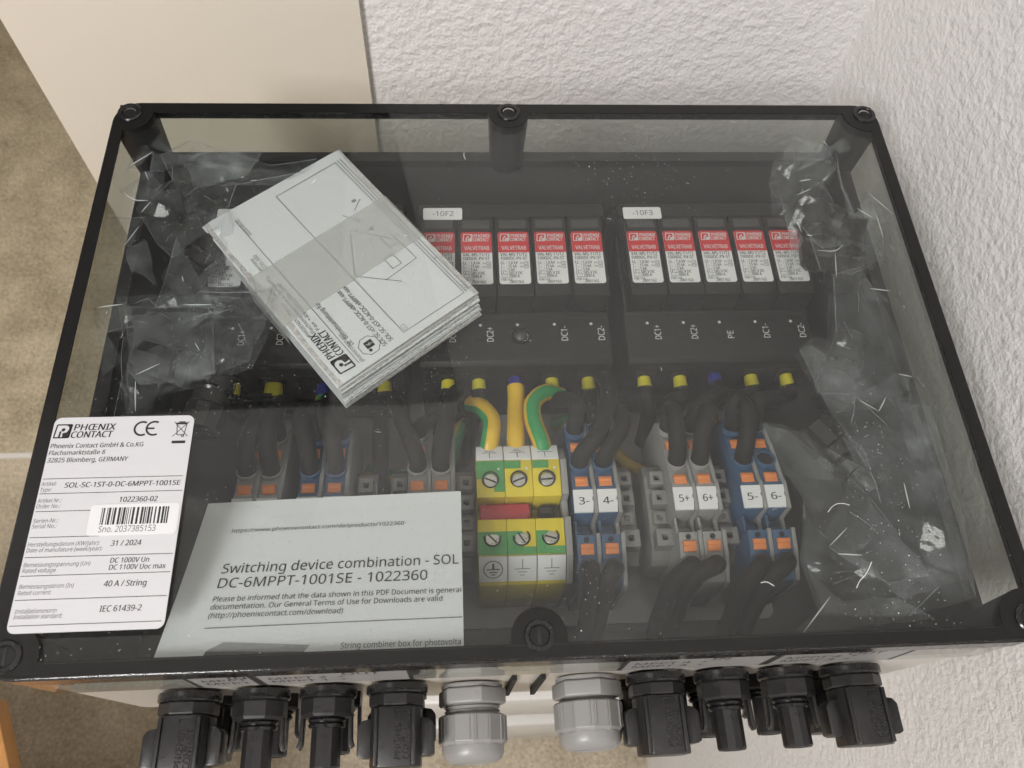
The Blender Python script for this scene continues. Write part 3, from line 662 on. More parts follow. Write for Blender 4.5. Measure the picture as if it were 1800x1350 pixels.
# right group
feed(2, 1, 71.6, 'rear', '5+', 1, 0); feed(2, 3, 101.6, 'rear', '5-', -1, 2); feed(2, 4, 112, 'rear', '6-', 1, 0)
cable([(AC(2, 2) - 1, FY - 1, -62), (AC(2, 2) - 1, 0, -58), (92, -6, -52), (84.5, -12, -52), (81.2, -17.5, -56), (81.2, -19, -66)], 'black cable from the blue ferrule into the rear hole of terminal 6+', M_ferb)
hop(77, 0, -78, 71.6, '5+', -3, 3); hop(93, -2, -76, 82, '6+', 1, 2); hop(101, 3, -72, 101.6, '5-', 3, 2)
cable([(AC(2, 0), FY, FZ2), (AC(2, 0), 2, -65), (AC(2, 0) + 2, -3, -72), (AC(2, 0) + 4, -3, -88), (AC(2, 0) + 4, -6, -101)], 'black cable bending down from the left ferrule of arrester 10F3', M_fer)
# middle group
feed(1, 3, 28.2, 'rear', '3-', 2, 2)
cable([(AC(1, 4) + 6, 9, -58), (AC(1, 4) + 7, 3, -52), (42, -10, -46), (36, -26, -42), (28.6, -34, -46), (27.4, -37, -60)], 'black cable crossing over into the front hole of terminal 3-')
cable([(AC(1, 4), FY, FZ2), (38, 1, -66), (40, -8, -66), (38.4, -15.5, -60), (37.8, -18, -68)], 'black cable from the right ferrule of arrester 10F2 into terminal 4-', M_fer)
cable([(36, -4, -80), (43, -6, -62), (48.5, -12, -52), (46.5, -23, -45), (39.8, -33, -47), (37.8, -37, -60)], 'black cable hooking over into the front hole of terminal 4-')
cable([(AC(1, 0) + 3, FY, FZ2), (AC(1, 0) + 2, 1, -64), (-34, -8, -60), (-42, -15, -56), (-43.4, -18, -66)], 'black cable from the left ferrule of arrester 10F2 into terminal 3+', M_fer)
cable([(AC(1, 1), FY, FZ2), (AC(1, 1), 2, -65), (AC(1, 1) - 3, -4, -72), (AC(1, 1) - 6, -10, -88), (AC(1, 1) - 9, -14, -101)], 'black cable dropping from the second ferrule of arrester 10F2', M_fer)
cable([(-26, 4, -60), (-29, -4, -52), (-31, -20, -44), (-33.2, -33, -46), (-33.2, -37, -60)], 'thick black cable running straight into the front hole of terminal 4+')
cable([(-55, 2, -62), (-51, -12, -52), (-46, -27, -45), (-43.4, -35, -48), (-43.4, -38, -60)], 'black cable running diagonally into the front hole of terminal 3+')
cable([(-26, 0, -78), (-31, -8, -62), (-33.2, -16, -58), (-33.2, -18, -66)], 'short black cable in the rear hole of terminal 4+')
cable([(-62, 6, -64), (-62, -4, -68), (-62, -22, -74), (-62, -34, -90)], 'black cable hanging straight down between the blue and grey pairs')
# left group
feed(0, 0, -115.3, 'rear', '1+', 2, 0); feed(0, 1, -105.1, 'rear', '2+', -2, 0); feed(0, 3, -88.6, 'rear', '1-', 2, 0); feed(0, 4, -77.6, 'rear', '2-', -2, 0)
hop(-112, 2, -76, -115.3, '1+', 2, 0); hop(-104, 4, -72, -105.1, '2+', -2, 1); hop(-93, 2, -74, -88.6, '1-', -3, 0); hop(-84, 4, -70, -77.6, '2-', -2, 3)
# front side cables running to the connectors
def drop(xt, tn, dx, dy, hump):
    hx = xt - .8
    P = [(hx, -82.4, -60), (hx, -83.8, -50), (hx + dx * .25, -87, -44 + hump), (hx + dx * .7, -93 + dy, -47 + hump * .5), (hx + dx, -103, -62), (hx + dx * 1.05, -112, -84)]
    return cable(P, f'black cable leaving the near end of the {NTH[tn]} terminal from the left')
for xt, tn, dx, dy, h in ((28.2, '3-', -1, 0, 0), (38.6, '4-', -7, 0, 1), (71.6, '5+', -14, 1, 1), (82, '6+', -18, 2, 3), (101.6, '5-', -13, 0, -1), (112, '6-', -16, 0, 0), (-115.3, '1+', 3, 0, -3), (-105.1, '2+', 2, 0, -3), (-88.6, '1-', 2, 0, -3), (-77.6, '2-', -3, 0, -3), (-42.6, '3+', 2, 0, -3), (-32.4, '4+', 2, 0, -3)): drop(xt, tn, dx, dy, h)
# earth cables
E1 = dict(name='earth_cable', M=M_cyel)
cable([(2.0, FY + 1, -62), (2, 1, -62), (1.2, -8, -60), (.4, -20, -56), (.2, -29, -57), (.2, -33, -66)], 'plain yellow looking earth cable rising to the blue ferrule', M_ferb, r=4.1, **E1)
cable([(-19, 2, -68), (-14, -4, -61), (-10.4, -13, -55), (-11, -22, -53), (-12.6, -29, -57), (-13, -33, -66)], 'yellow and green earth cable bowing left of the blue ferrule', r=4.1, stripe=(.5, 2.2), **E1)
cable([(24, 4, -66), (16, 3, -60), (9.4, -4, -56), (8.6, -14, -54), (11.4, -25, -53), (12.8, -30, -58), (12.8, -33, -66)], 'yellow and green earth cable bowing right of the blue ferrule', r=4.1, stripe=(-.75, .75), **E1)
cable([(-22, 0, -84), (-25, -8, -74), (-27.5, -16, -74), (-29, -24, -82), (-32, -30, -95)], 'yellow and green earth cable behind the grey 4+ terminal', r=3.4, stripe=(-1.6, .1), **E1)
cable([(24, 0, -88), (29, -4, -78), (32, -10, -80), (34, -16, -90)], 'short piece of earth cable showing between the black cables', r=3.4, stripe=(-1, .8), **E1)
cable([(52, -10, -96), (56, -19, -93), (63, -24, -93), (72, -27, -96)], 'earth cable lying deep behind the 5+ terminal', r=3.2, **E1)
cable([(-70, -22, -92), (-62, -25, -90), (-52, -26, -90), (-44, -27, -92)], 'earth cable lying deep left of the 3+ terminal', r=3.2, stripe=(-1.6, .0), **E1)
cable([(-89, 5, -66), (-90, -4, -64), (-89.4, -12, -66), (-88, -18, -74)], 'earth cable hanging below the booklet, left part', M_ferb, r=3.4, stripe=(-1, .6), **E1)
cable([(97, 4, -82), (99, -3, -76), (99.6, -9, -78), (98, -14, -88)], 'greenish earth cable behind the 6+ cables', r=3.2, stripe=(-3, 3), **E1)
cable([(AC(0, 1) + 2, FY, FZ2), (AC(0, 1), 1, -68), (AC(0, 1), -2, -80), (AC(0, 1), -4, -95)], 'black cable dropping below the left arrester', M_fer)

# ------------------------------------------------------------------ connectors on the front
YB = -126.3
def make_plug():
    t = thing('solar_connector', 'x', 'connector', (0, 0, 0), 'black connectors on the front wall', local=True)
    D = (0, -1, 0)
    obj('flange', B().lathe([(10.6, 0), (10.8, .5), (10.8, 3.2), (10.2, 3.8), (8, 3.8)], (0, YB, 0), D, n=32), M_blackgloss, t)
    obj('hex_collar', B().lathe([(9.9, 3.8), (10.2, 4.4), (10.2, 9.6), (9.6, 10.6), (7.5, 10.8)], (0, YB, 0), D, n=8), M_black, t, ang=20)
    obj('seal_ring', B().lathe([(6.6, 10.8), (7.1, 11.5), (6.4, 12.4), (7.0, 13.2), (6.4, 14.2), (5.6, 14.4)], (0, YB, 0), D, n=24), M_blackgloss, t)
    obj('contact_tube', B().lathe([(5.6, 14.4), (5.6, 27.6), (5.1, 28.4), (4.0, 28.5), (3.9, 20)], (0, YB, 0), D, n=12), M_black, t, ang=20)
    ey = B().lathe([(.9, 0), (.9, .25), (.6, .25), (.6, 0)], (0, YB - 17.2, 5.45), (0, 0, 1), n=12, closed=True)
    obj('moulded_mark', ey, M_blackgloss, t)
    for s_ in (-1, 1):
        P = [(s_ * 9.6, -10), (s_ * 9.9, -18.6), (s_ * 10.6, -20.6), (s_ * 9.4, -21.8), (s_ * 8.4, -19.8), (s_ * 8.2, -10)]
        obj('latch_arm', B().prism([(a, YB + b_) for a, b_ in P], -2.4, 2.4, 'z'), M_black, t, bev=.3)
    return t
def make_socket():
    t = thing('solar_connector', 'x', 'connector', (0, 0, 0), 'black connectors on the front wall', local=True)
    D = (0, -1, 0)
    obj('flange', B().lathe([(11.4, 0), (11.7, .5), (11.7, 2.8), (11.2, 3.4), (8, 3.4)], (0, YB, 0), D, n=32), M_blackgloss, t)
    obj('hex_collar', B().lathe([(10.6, 3.4), (11, 4), (11, 7.4), (10.6, 8), (8, 8.2)], (0, YB, 0), D, n=8), M_black, t, ang=20)
    P = [(-6.5, -9.5), (6.5, -9.5), (9.4, -5), (9.4, 5), (6.2, 9.8), (-6.2, 9.8), (-9.4, 5), (-9.4, -5)]
    obj('body', B().prism(P, YB - 8.2, YB - 29, 'y'), M_black, t, bev=.7)
    for s_ in (-1, 1):
        Q = [(s_ * 9, -12), (s_ * 12.6, -12.6), (s_ * 14.2, -14.6), (s_ * 14.2, -24.6), (s_ * 12.6, -25.4), (s_ * 9, -25.4)]
        obj('side_latch', B().prism([(a, YB + b_) for a, b_ in Q], -5, 4.6, 'z'), M_black, t, bev=.4)
        obj('guide_rib', B().box(s_ * 6.9 - .7, s_ * 6.9 + .7, YB - 28.4, YB - 9, 8, 10.3), M_black, t, bev=.2)
    tb = B(); f = dict(O=(2.2, YB - 26.6, 9.95), U=(0, 1, 0), V=(-1, 0, 0))
    tb.text('PHŒNIX', 0, -.2, 2.4, 13.4, .03, .1, **f); tb.text('CONTACT', 0, -3.2, 2.4, 13.4, .03, .1, **f); tb.polyline([(14.2, -3), (16.8, -3), (16.8, 2.2), (14.2, 2.2)], .4, close=True, **f)
    obj('moulded_lettering', tb, M_blackgloss, t, recalc=False)
    return t
XS = (-128.5, -102, -76.8, -50.6, 50.2, 76.6, 102.4, 128.8)
ordn = ('first', 'second', 'third', 'fourth', 'fifth', 'sixth', 'seventh', 'eighth')
pr = {}
for row, z in ((0, -53), (1, -82)):
    for i, x in enumerate(XS):
        k = 'socket' if (i in (0, 3, 4, 7)) else 'plug'
        if k not in pr: t = pr[k] = make_socket() if k == 'socket' else make_plug()
        else: t = copy_tree(pr[k])
        t.location = (x * S, (0 if row == 0 else .0022), z * S)
        if row: t.scale = (.97, .97, .97)
        t['label'] = (f'{ordn[i]} black connector from left in the upper row, ' + ('wide with side latches' if k == 'socket' else 'tube with latch arms')) if row == 0 else f'{ordn[i]} connector from the left in the hidden lower front row'
        if row: t['group'] = 'lower row of connectors'
# cable glands
def gland(x, z, gap, label):
    t = thing('cable_gland', label, 'cable gland', (x, YB, z), 'grey cable glands on the front wall'); D = (0, -1, 0); o = (x, YB + .6, z)
    obj('washer', B().lathe([(12, 0), (12.2, .4), (12.2, 1.4), (11, 1.7)], o, D, n=30), M_gland, t)
    obj('hex_base', B().lathe([(13.2, 1.7), (13.9, 2.3), (13.9, 7.2), (13.2, 7.8), (11, 7.8)], o, D, n=6), M_gland, t, ang=20, bev=.3)
    th = [(10.6, 7.8)]; h = 7.9
    while h < 8 + gap + 2: th += [(10.5, h), (11.2, h + .6), (10.5, h + 1.2)]; h += 1.5
    obj('thread', B().lathe(th + [(9, h)], o, D, n=30), M_gland, t)
    h0 = 7.6 + gap
    prof = [(12.6, h0), (13.4, h0 + .6), (13.4, h0 + 10), (12.6, h0 + 10.8), (12.3, h0 + 11.3)]
    obj('cap_nut', B().lathe(prof, o, D, n=12), M_gland, t, ang=12, bev=.25)
    rb = B()
    for k in range(36):
        if k % 6 in (1, 4, 5): continue
        a = 2 * math.pi * (k + .5) / 36; c = Vector((math.cos(a), 0, math.sin(a))) * 13.25; c = Vector((x, 0, z)) + c
        rb.tube([(c.x, YB + .6 - h0 - .8, c.z), (c.x, YB + .6 - h0 - 9.8, c.z)], .32, 6, smooth=0)
    obj('grip_rib', rb, M_gland, t)
    obj('dome', B().lathe([(12.2, h0 + 11.2), (12.1, h0 + 13.6), (11.2, h0 + 15.8), (9.2, h0 + 17.3), (8, h0 + 17.5), (7.4, h0 + 17), (7.2, h0 + 13)], o, D, n=30), M_gland, t)
gland(-21.8, -66, 3.6, 'grey cable gland on the left with more thread showing')
gland(23.4, -58, 1.4, 'grey cable gland on the right screwed in tighter')

# ------------------------------------------------------------------ papers
BO = Vector((-73.9, -14.9, -16)); BU = Vector((-64.4, 82.6, 0)).normalized(); BV = Vector((59.3, 43.4, 0)); BV = (BV - BU * BV.dot(BU)).normalized()
def bpt(u, v, z): return BO + BU * u + BV * v + Vector((0, 0, z))
bk = thing('instruction_booklet', 'thick folded white instruction booklet lying askew under the lid', 'booklet', tuple(BO + Vector((0, 0, -13))))
rb = random.Random(11)
for k in range(17):
    z1 = -.35 - k * .9; d = [rb.uniform(-.5, .5) for _ in range(4)]; e = rb.uniform(-.5, .7) - k * .16
    Q = [(-.2 + e + d[0], .2 - k * .03), (104.6, .2 + abs(d[1])), (104.6, 73.4 + d[2]), (-.2 + e + d[3], 73.6 + d[2])]
    V = [bpt(u, v, z1 - .82 + .25 * math.sin(k + u * .1)) for u, v in Q] + [bpt(u, v, z1) for u, v in Q]
    obj('page', B().add(V, [(0, 1, 2, 3), (7, 6, 5, 4), (0, 4, 5, 1), (1, 5, 6, 2), (2, 6, 7, 3), (3, 7, 4, 0)]), M_paper if k % 3 else M_paperedge, bk, smooth=False)
# printed edges of pages peeping out along the short side
pe = B()
for k in range(15):
    z1 = -.75 - k * .9; q_ = -1.2 - k * .16
    v = 2
    while v < 72:
        L = rb.uniform(.4, 2.2); 
        if rb.random() < .55: pe.add([bpt(q_, v, z1), bpt(q_, v + L, z1), bpt(q_, v + L, z1 - .3), bpt(q_, v, z1 - .3)], [(0, 1, 2, 3)])
        v += L + rb.uniform(.3, 2)
obj('print_on_edges', pe, M_inkgrey, bk, recalc=False, smooth=False)
cv = B(); n1, n2 = 24, 16; V = []; F = []
for i in range(n1 + 1):
    for j in range(n2 + 1):
        u, v = 105 * i / n1, 74 * j / n2
        z = .12 * math.sin(u * .09 + v * .05) - .9 * max(0, 1 - v / 3.0) ** 2 - .5 * max(0, (v - 71) / 3) ** 2
        V.append(bpt(u, v - .4 * max(0, 1 - v / 3), z))
for i in range(n1):
    for j in range(n2): a = i * (n2 + 1) + j; F.append((a, a + n2 + 1, a + n2 + 2, a + 1))
cv.add(V, F)
obj('cover', cv, M_paper, bk)
bf = dict(O=BO + Vector((0, 0, .22)), U=BU, V=-BV)
kb = B(); gb = B(); ln = B()
logo(kb, 3.2, -11.4, 7.6, 23.5, **bf)
for s_, u, v, h, w_, bo in (('SOL-SC-xST-0-ACDC-xMPPT-xxx', 3.6, 27.6, 2.0, 34.5, .016), ('SOL-SC-xST-0-ACDC-xMPPT-xxx', 3.9, 30.8, 2.0, 34.8, .016), ('DE  Betriebsanleitung für', 12.5, 16.8, 2.0, 26.5, .012), ('phoenixcontact.com', 3.2, 15.4, 1.7, 16.8, 0)):
    kb.text(s_, u, -v, h, w_, bo, 0, **bf)
for s_, u, v, w_ in (('PHOENIX CONTACT GmbH', 27.2, 5.2, 31), ('Flachsmarktstraße 8, Blomberg', 27.3, 7.5, 36), ('Fax +49-(0)5235-300', 27.4, 9.8, 30), ('Germany', 66.8, 7.6, 9), ('5235-300', 66.6, 9.9, 10), ('2020-06-02', 87, 14.4, 11.4)): gb.text(s_, u, -v, 1.6, w_, .002, 0, **bf)
for a, b_ in (((3.5, -13), (98.2, -12.7)), ((99, -67.6), (98.7, -34.6)), ((98.7, -34.6), (3.9, -36.2)), ((3.9, -36.2), (3.7, -68.8)), ((3.7, -68.8), (99, -67.6)), ((3.5, -70), (99.6, -69.1)), ((3.5, -71.6), (99.6, -70.6)),
              ((40.2, -36.9), (25.2, -51.4)), ((30.1, -46.5), (31.3, -63.9)), ((31.3, -63.9), (44.4, -63.4)), ((44.4, -63.4), (62, -50)), ((40.2, -36.9), (62, -50)), ((70, -58), (74, -64)), ((63, -57), (71, -52))):
    ln.line(a, b_, .24, **bf)
ln.polyline([(39.6, -52.3), (40, -56.8), (33.2, -57.1), (33.1, -52.3)], .24, close=True, **bf); ln.polyline([(50, -58), (50.5, -63), (43, -63.4), (43, -58)], .2, close=True, **bf)
for u, v in ((4.6, 36.9), (4.4, 70)): ln.polyline([(u, -v), (u + 2.6, -v), (u + 2.6, -v - 1.9), (u, -v - 1.9)], .14, close=True, **bf)
ln.polyline(arc(7.9, -21.3, 4.7, 22.5, 382.5, 8), .3, **bf)
ln.text('1', 5.3, -38.5, 1.1, None, .01, **bf); ln.text('2', 5.1, -71.6, 1.1, None, .01, **bf); ln.text('1', 25.6, -71.4, 1.6, None, .01, **bf)
kb.flat([(6.6, -23.4), (10.2, -23.4), (10.2, -19.6), (6.6, -19.6)], **bf); kb.flat(arc(5.6, -20.4, .8, 0, 360, 10)[:-1], **bf)
wl = B().polyline([(8.9, -20.2), (7.9, -21.6), (9, -21.5), (8, -23)], .3, O=BO + Vector((0, 0, .26)), U=BU, V=-BV)
obj('lettering', kb, M_ink, bk, recalc=False, smooth=False); obj('small_lettering', gb, M_inkgrey, bk, recalc=False, smooth=False); obj('line_drawing', ln, M_inkgrey, bk, recalc=False, smooth=False); obj('white_flash', wl, M_wprint, bk, recalc=False, smooth=False)
sq = B().flat([(74, -60), (75.6, -60), (75.6, -62), (74, -62)], **bf).flat([(56, -57), (57.8, -57), (57.8, -59), (56, -59)], **bf)
obj('grey_square', sq, M_inkpale, bk, recalc=False, smooth=False)
V = []
prof = [(-1.3, -15.6), (-1.5, -4), (-1.1, -.3), (0, .32), (10, .40), (37, .46), (64, .40), (73.6, .3), (74.5, -.4), (74.7, -4), (74.6, -15.6)]
for v, z in prof:
    for u in (38.4, 68): V.append(bpt(u + (v - 37) * .015, v, z))
obj('paper_band', B().add(V, [(2 * i, 2 * i + 2, 2 * i + 3, 2 * i + 1) for i in range(len(prof) - 1)]), M_band, bk, recalc=False, label='translucent paper strip wrapped round the booklet')

sh = thing('data_sheet', 'folded white data sheet leaning against the lid front, headed Switching device combination', 'paper sheet', (-75, -122, -3))
SO = Vector((-123.2, -59.6, -27)); SUv = Vector((-24.8, -57, -27)) - SO; SB0 = Vector((-127.3, -122.7, -3.6)); SB1 = Vector((-24.7, -122.9, -3.6))
def spt(s_, t_, lift=0):
    a = SO.lerp(SO + SUv, s_); b_ = SB0.lerp(SB1, s_); p = a.lerp(b_, t_)
    return p + Vector((0, 0, lift - 1.0 * math.sin(math.pi * t_) + .5 * math.sin(s_ * 3.2 + .4)))
def sheet(dz, inset=0):
    V = []; F = []; n1, n2 = 20, 16
    for i in range(n1 + 1):
        for j in range(n2 + 1): V.append(spt(inset + (1 - 2 * inset) * i / n1, j / n2, dz))
    for i in range(n1):
        for j in range(n2): a = i * (n2 + 1) + j; F.append((a, a + 1, a + n2 + 2, a + n2 + 1))
    return B().add(V, F)
obj('front_leaf', sheet(0), M_paper, sh, recalc=False); obj('back_leaf', sheet(-.9, .004), M_paper, sh, recalc=False)
def on_sheet(b, dz=.28):   # wraps flat millimetre artwork (100 x 69.6) onto the curved sheet
    b.v = [spt(p.x / 100, -p.y / 69.6, dz) for p in b.v]; return b
kb = B(); lb_ = B()
clipx = lambda p: p[0] < 99.6 and p[1] > -69.4
kb.text('https://www.phoenixcontact.com/de/products/1022360', 12.6, -15.3, 1.75, 65.2, .006)
kb.text('Switching device combination - SOL-', 13.2, -34.0, 4.2, 87.0, .004, clip=clipx)
kb.text('DC-6MPPT-1001SE - 1022360', 13.3, -40.4, 4.2, 74, .004)
kb.text('Please be informed that the data shown in this PDF Document is generat', 13.2, -46.2, 2.15, 86.6, .006, clip=clipx)
kb.text('documentation. Our General Terms of Use for Downloads are valid', 13.2, -49.5, 2.15, 79.6, .006)
kb.text('(http://phoenixcontact.com/download)', 13.4, -53, 2.15, 45.3, .006)
kb.text('String combiner box for photovoltai', 59.6, -66.8, 2.2, 40.1, .006, clip=clipx)
kb.text('protection and SUNCLIX DC conn', 59.6, -69.9, 2.2, 40.1, .006, clip=clipx)
for k in range(16): kb.line((13.3 + 86.3 * k / 16, -57 + .7 * k / 16), (13.3 + 86.3 * (k + 1) / 16, -57 + .7 * (k + 1) / 16), .25)
obj('lettering', on_sheet(kb), M_ink, sh, recalc=False, smooth=False)
def strips(b, P, n=10):   # P: lower left, upper left, upper right, lower right
    P = [Vector(p) for p in P]
    for k in range(n):
        for q in range(2):
            f = lambda s_, t_: P[0].lerp(P[3], s_).lerp(P[1].lerp(P[2], s_), t_)
            b.flat([f(k / n, q / 2), f((k + 1) / n, q / 2), f((k + 1) / n, q / 2 + .5), f(k / n, q / 2 + .5)])
    return b
obj('picture_top', on_sheet(strips(B(), [(16, -66), (21, -62.8), (49.4, -65), (48, -67.4)])), M_inkpale, sh, recalc=False, smooth=False)
obj('picture_side', on_sheet(strips(B(), [(15.6, -69.4), (16, -66.05), (48, -67.45), (47.4, -69.4)])), M_win, sh, recalc=False, smooth=False)

# ------------------------------------------------------------------ plastic bags with spare connectors
def spare(loc, d, label, scale=1.0):
    t = thing('spare_connector', label, 'connector', loc, 'spare connectors in the plastic bags')
    d = Vector(d).normalized(); s_ = scale
    obj('nut', B().lathe([(6 * s_, -16 * s_), (8.2 * s_, -15 * s_), (8.6 * s_, -5 * s_), (7.6 * s_, -4 * s_)], loc, d, n=10), M_black, t, ang=20)
    obj('body', B().lathe([(7.2 * s_, -4 * s_), (7.6 * s_, 0), (7.6 * s_, 8 * s_), (6.6 * s_, 8.6 * s_), (6.6 * s_, 18 * s_), (5.8 * s_, 19 * s_)], loc, d, n=20), M_black, t)
    obj('seal_ring', B().lathe([(7.7 * s_, 1 * s_), (8.4 * s_, 2.2 * s_), (7.7 * s_, 3.4 * s_)], loc, d, n=20), M_blackgloss, t)
    return t
spare((-140, 52, -22), (.5, 1, -.1), 'black spare connector in the upper left bag')
spare((-141, -2, -20), (1, -.35, 0), 'black spare connector in the lower left bag, upper one')
spare((-126, -16, -22), (.2, 1, 0), 'black spare connector in the lower left bag, lower one')
spare((146, 64, -22), (.15, 1, 0), 'black spare connector in the upper right bag, upright')
spare((155, 78, -26), (1, -.6, .1), 'black spare connector in the upper right bag, near the corner')
spare((158, 52, -24), (.4, 1, 0), 'black spare connector in the upper right bag beside the wall')
spare((140, -40, -40), (.7, -1, 0), 'black spare connector in the lower right bag', 1.1)
spare((150, 0, -40), (.5, 1, 0), 'black spare connector in the middle right bag', 1.1)

FOLDS = {
 'ul': ([[(-170.4, 114.7), (-163.1, 104.7), (-174.4, 94.3)], [(-167.6, 130.9), (-171.0, 114.7), (-153.9, 106.1), (-165.7, 122.0)], [(-163.1, 104.7), (-140.1, 105.4), (-158.3, 93.5), (-164.9, 92.9)], [(-176.0, 82.7), (-165.8, 94.9), (-157.1, 85.4), (-160.8, 76.0), (-169.2, 78.1)], [(-164.9, 92.9), (-156.8, 93.5), (-155.4, 77.3), (-162.4, 76.7)], [(-177.8, 69.6), (-161.3, 69.5), (-166.8, 51.9), (-176.1, 63.2)], [(-166.8, 51.9), (-161.2, 59.3), (-149.7, 31.8), (-162.7, 38.4)], [(-146.5, 56.7), (-150.4, 20.8), (-126.4, 21.0), (-134.6, 36.9)], [(-153.9, 106.1), (-113.7, 106.1), (-119.9, 93.4), (-141.6, 84.0)]],
  [[(-172.5, 93.1), (-162.2, 102.8)], [(-174.1, 81.7), (-166.5, 75.1), (-159.9, 74.4)], [(-161.9, 67.9), (-158.8, 73.7)], [(-164.0, 91.1), (-161.7, 86.3)], [(-165.9, 50.3), (-161.6, 60.3)], [(-139.8, 33.8), (-138.9, 30.9)], [(-137.4, 19.5), (-126.1, 19.4)]]),
 'll': ([[(-174.6, 20.0), (-162.2, 23.8), (-157.4, 11.9), (-168.0, 8.7)], [(-174.6, 20.0), (-168.0, 8.7), (-157.4, -5.0), (-165.0, -10.7)], [(-158.7, 19.7), (-126.2, 19.3), (-123.1, 21.5), (-157.5, -4.5)], [(-157.5, -4.5), (-127.3, 17.0), (-123.1, -10.4), (-137.0, -14.3)], [(-157.8, -5.5), (-144.6, -5.8), (-137.5, -14.3), (-151.8, -14.6)], [(-157.8, -5.5), (-151.8, -14.6), (-150.0, -28.3), (-152.7, -28.2)], [(-126.5, 26.2), (-122.2, 21.5), (-125.2, 6.9)]],
  [[(-171.7, 18.7), (-161.8, 20.2)], [(-151.4, -13.0), (-142.7, -8.0)], [(-150.9, -15.6), (-148.8, -28.8)], [(-130.4, 1.4), (-128.1, -2.4)]]),
 'ur': ([[(143.0, 118.3), (130.1, 98.9), (137.1, 94.8), (154.6, 113.1)], [(137.1, 94.8), (156.9, 103.8), (160.1, 108.5), (152.8, 111.3)], [(159.9, 107.5), (158.3, 79.7), (160.6, 66.0), (158.2, 67.7), (157.7, 85.8)], [(133.6, 78.1), (143.4, 85.0), (151.4, 89.4), (142.0, 81.5)], [(134.1, 54.6), (148.3, 54.5), (150.0, 48.8), (140.0, 47.7)], [(161.6, 70.2), (170.7, 78.8), (178.1, 65.9), (168.4, 64.3)], [(169.6, 117.9), (157.8, 111.3), (161.8, 106.6), (168.0, 108.5)], [(127.0, 78.1), (130.8, 71.3), (132.3, 52.2), (125.4, 35.6)], [(137.7, 46.5), (145.3, 50.4), (149.6, 48.8), (144.7, 44.8)]],
  [[(136.3, 84.6), (142.1, 85.7)], [(133.2, 76.2), (140.9, 80.0)], [(153.5, 109.8), (154.9, 106.6)], [(133.0, 53.1), (135.6, 52.7)], [(135.9, 44.6), (143.7, 44.2), (148.4, 47.3)], [(144.0, 43.8), (141.5, 30.2)], [(160.2, 68.2), (166.1, 62.7)], [(168.0, 77.1), (176.8, 64.3)], [(168.4, 65.2), (168.2, 51.2)], [(130.1, 61.3), (131.0, 54.7)]]),
 'lr': ([[(98.4, -37.0), (112.2, -41.6), (127.9, -61.5), (98.5, -59.5), (98.0, -47.9)], [(124.9, -1.6), (133.5, -8.5), (140.7, -25.5), (131.6, -31.6), (121.8, -23.9)], [(140.7, -25.5), (157.8, -16.2), (164.0, -17.6), (160.3, -24.7), (139.7, -31.8)], [(155.6, -24.6), (164.2, -39.8), (159.0, -54.1), (153.4, -54.0), (155.7, -37.1)], [(111.5, -89.6), (130.6, -85.9), (115.0, -92.8), (131.5, -102.7)], [(131.5, -102.7), (147.3, -99.1), (152.9, -105.4), (137.2, -108.9)], [(127.9, -61.5), (140.0, -83.0), (148.1, -100.1), (131.5, -102.7), (114.0, -92.8), (112.2, -82.1)], [(92.5, -120.0), (108.4, -107.9), (132.8, -109.7), (145.2, -117.1)], [(153.2, 30.4), (156.7, 31.9), (164.8, 19.3), (154.8, 21.6)]],
  [[(155.1, 23.9), (164.1, 22.4)], [(110.7, -89.9), (119.2, -83.0)], [(113.2, -92.8), (122.4, -93.6)], [(94.2, -120.5), (106.8, -108.3)], [(136.9, -30.2), (143.7, -35.3)], [(148.2, -29.2), (143.7, -35.3)], [(156.3, -18.5), (161.8, -19.9)], [(145.7, -66.1), (145.2, -76.2)]]),
}
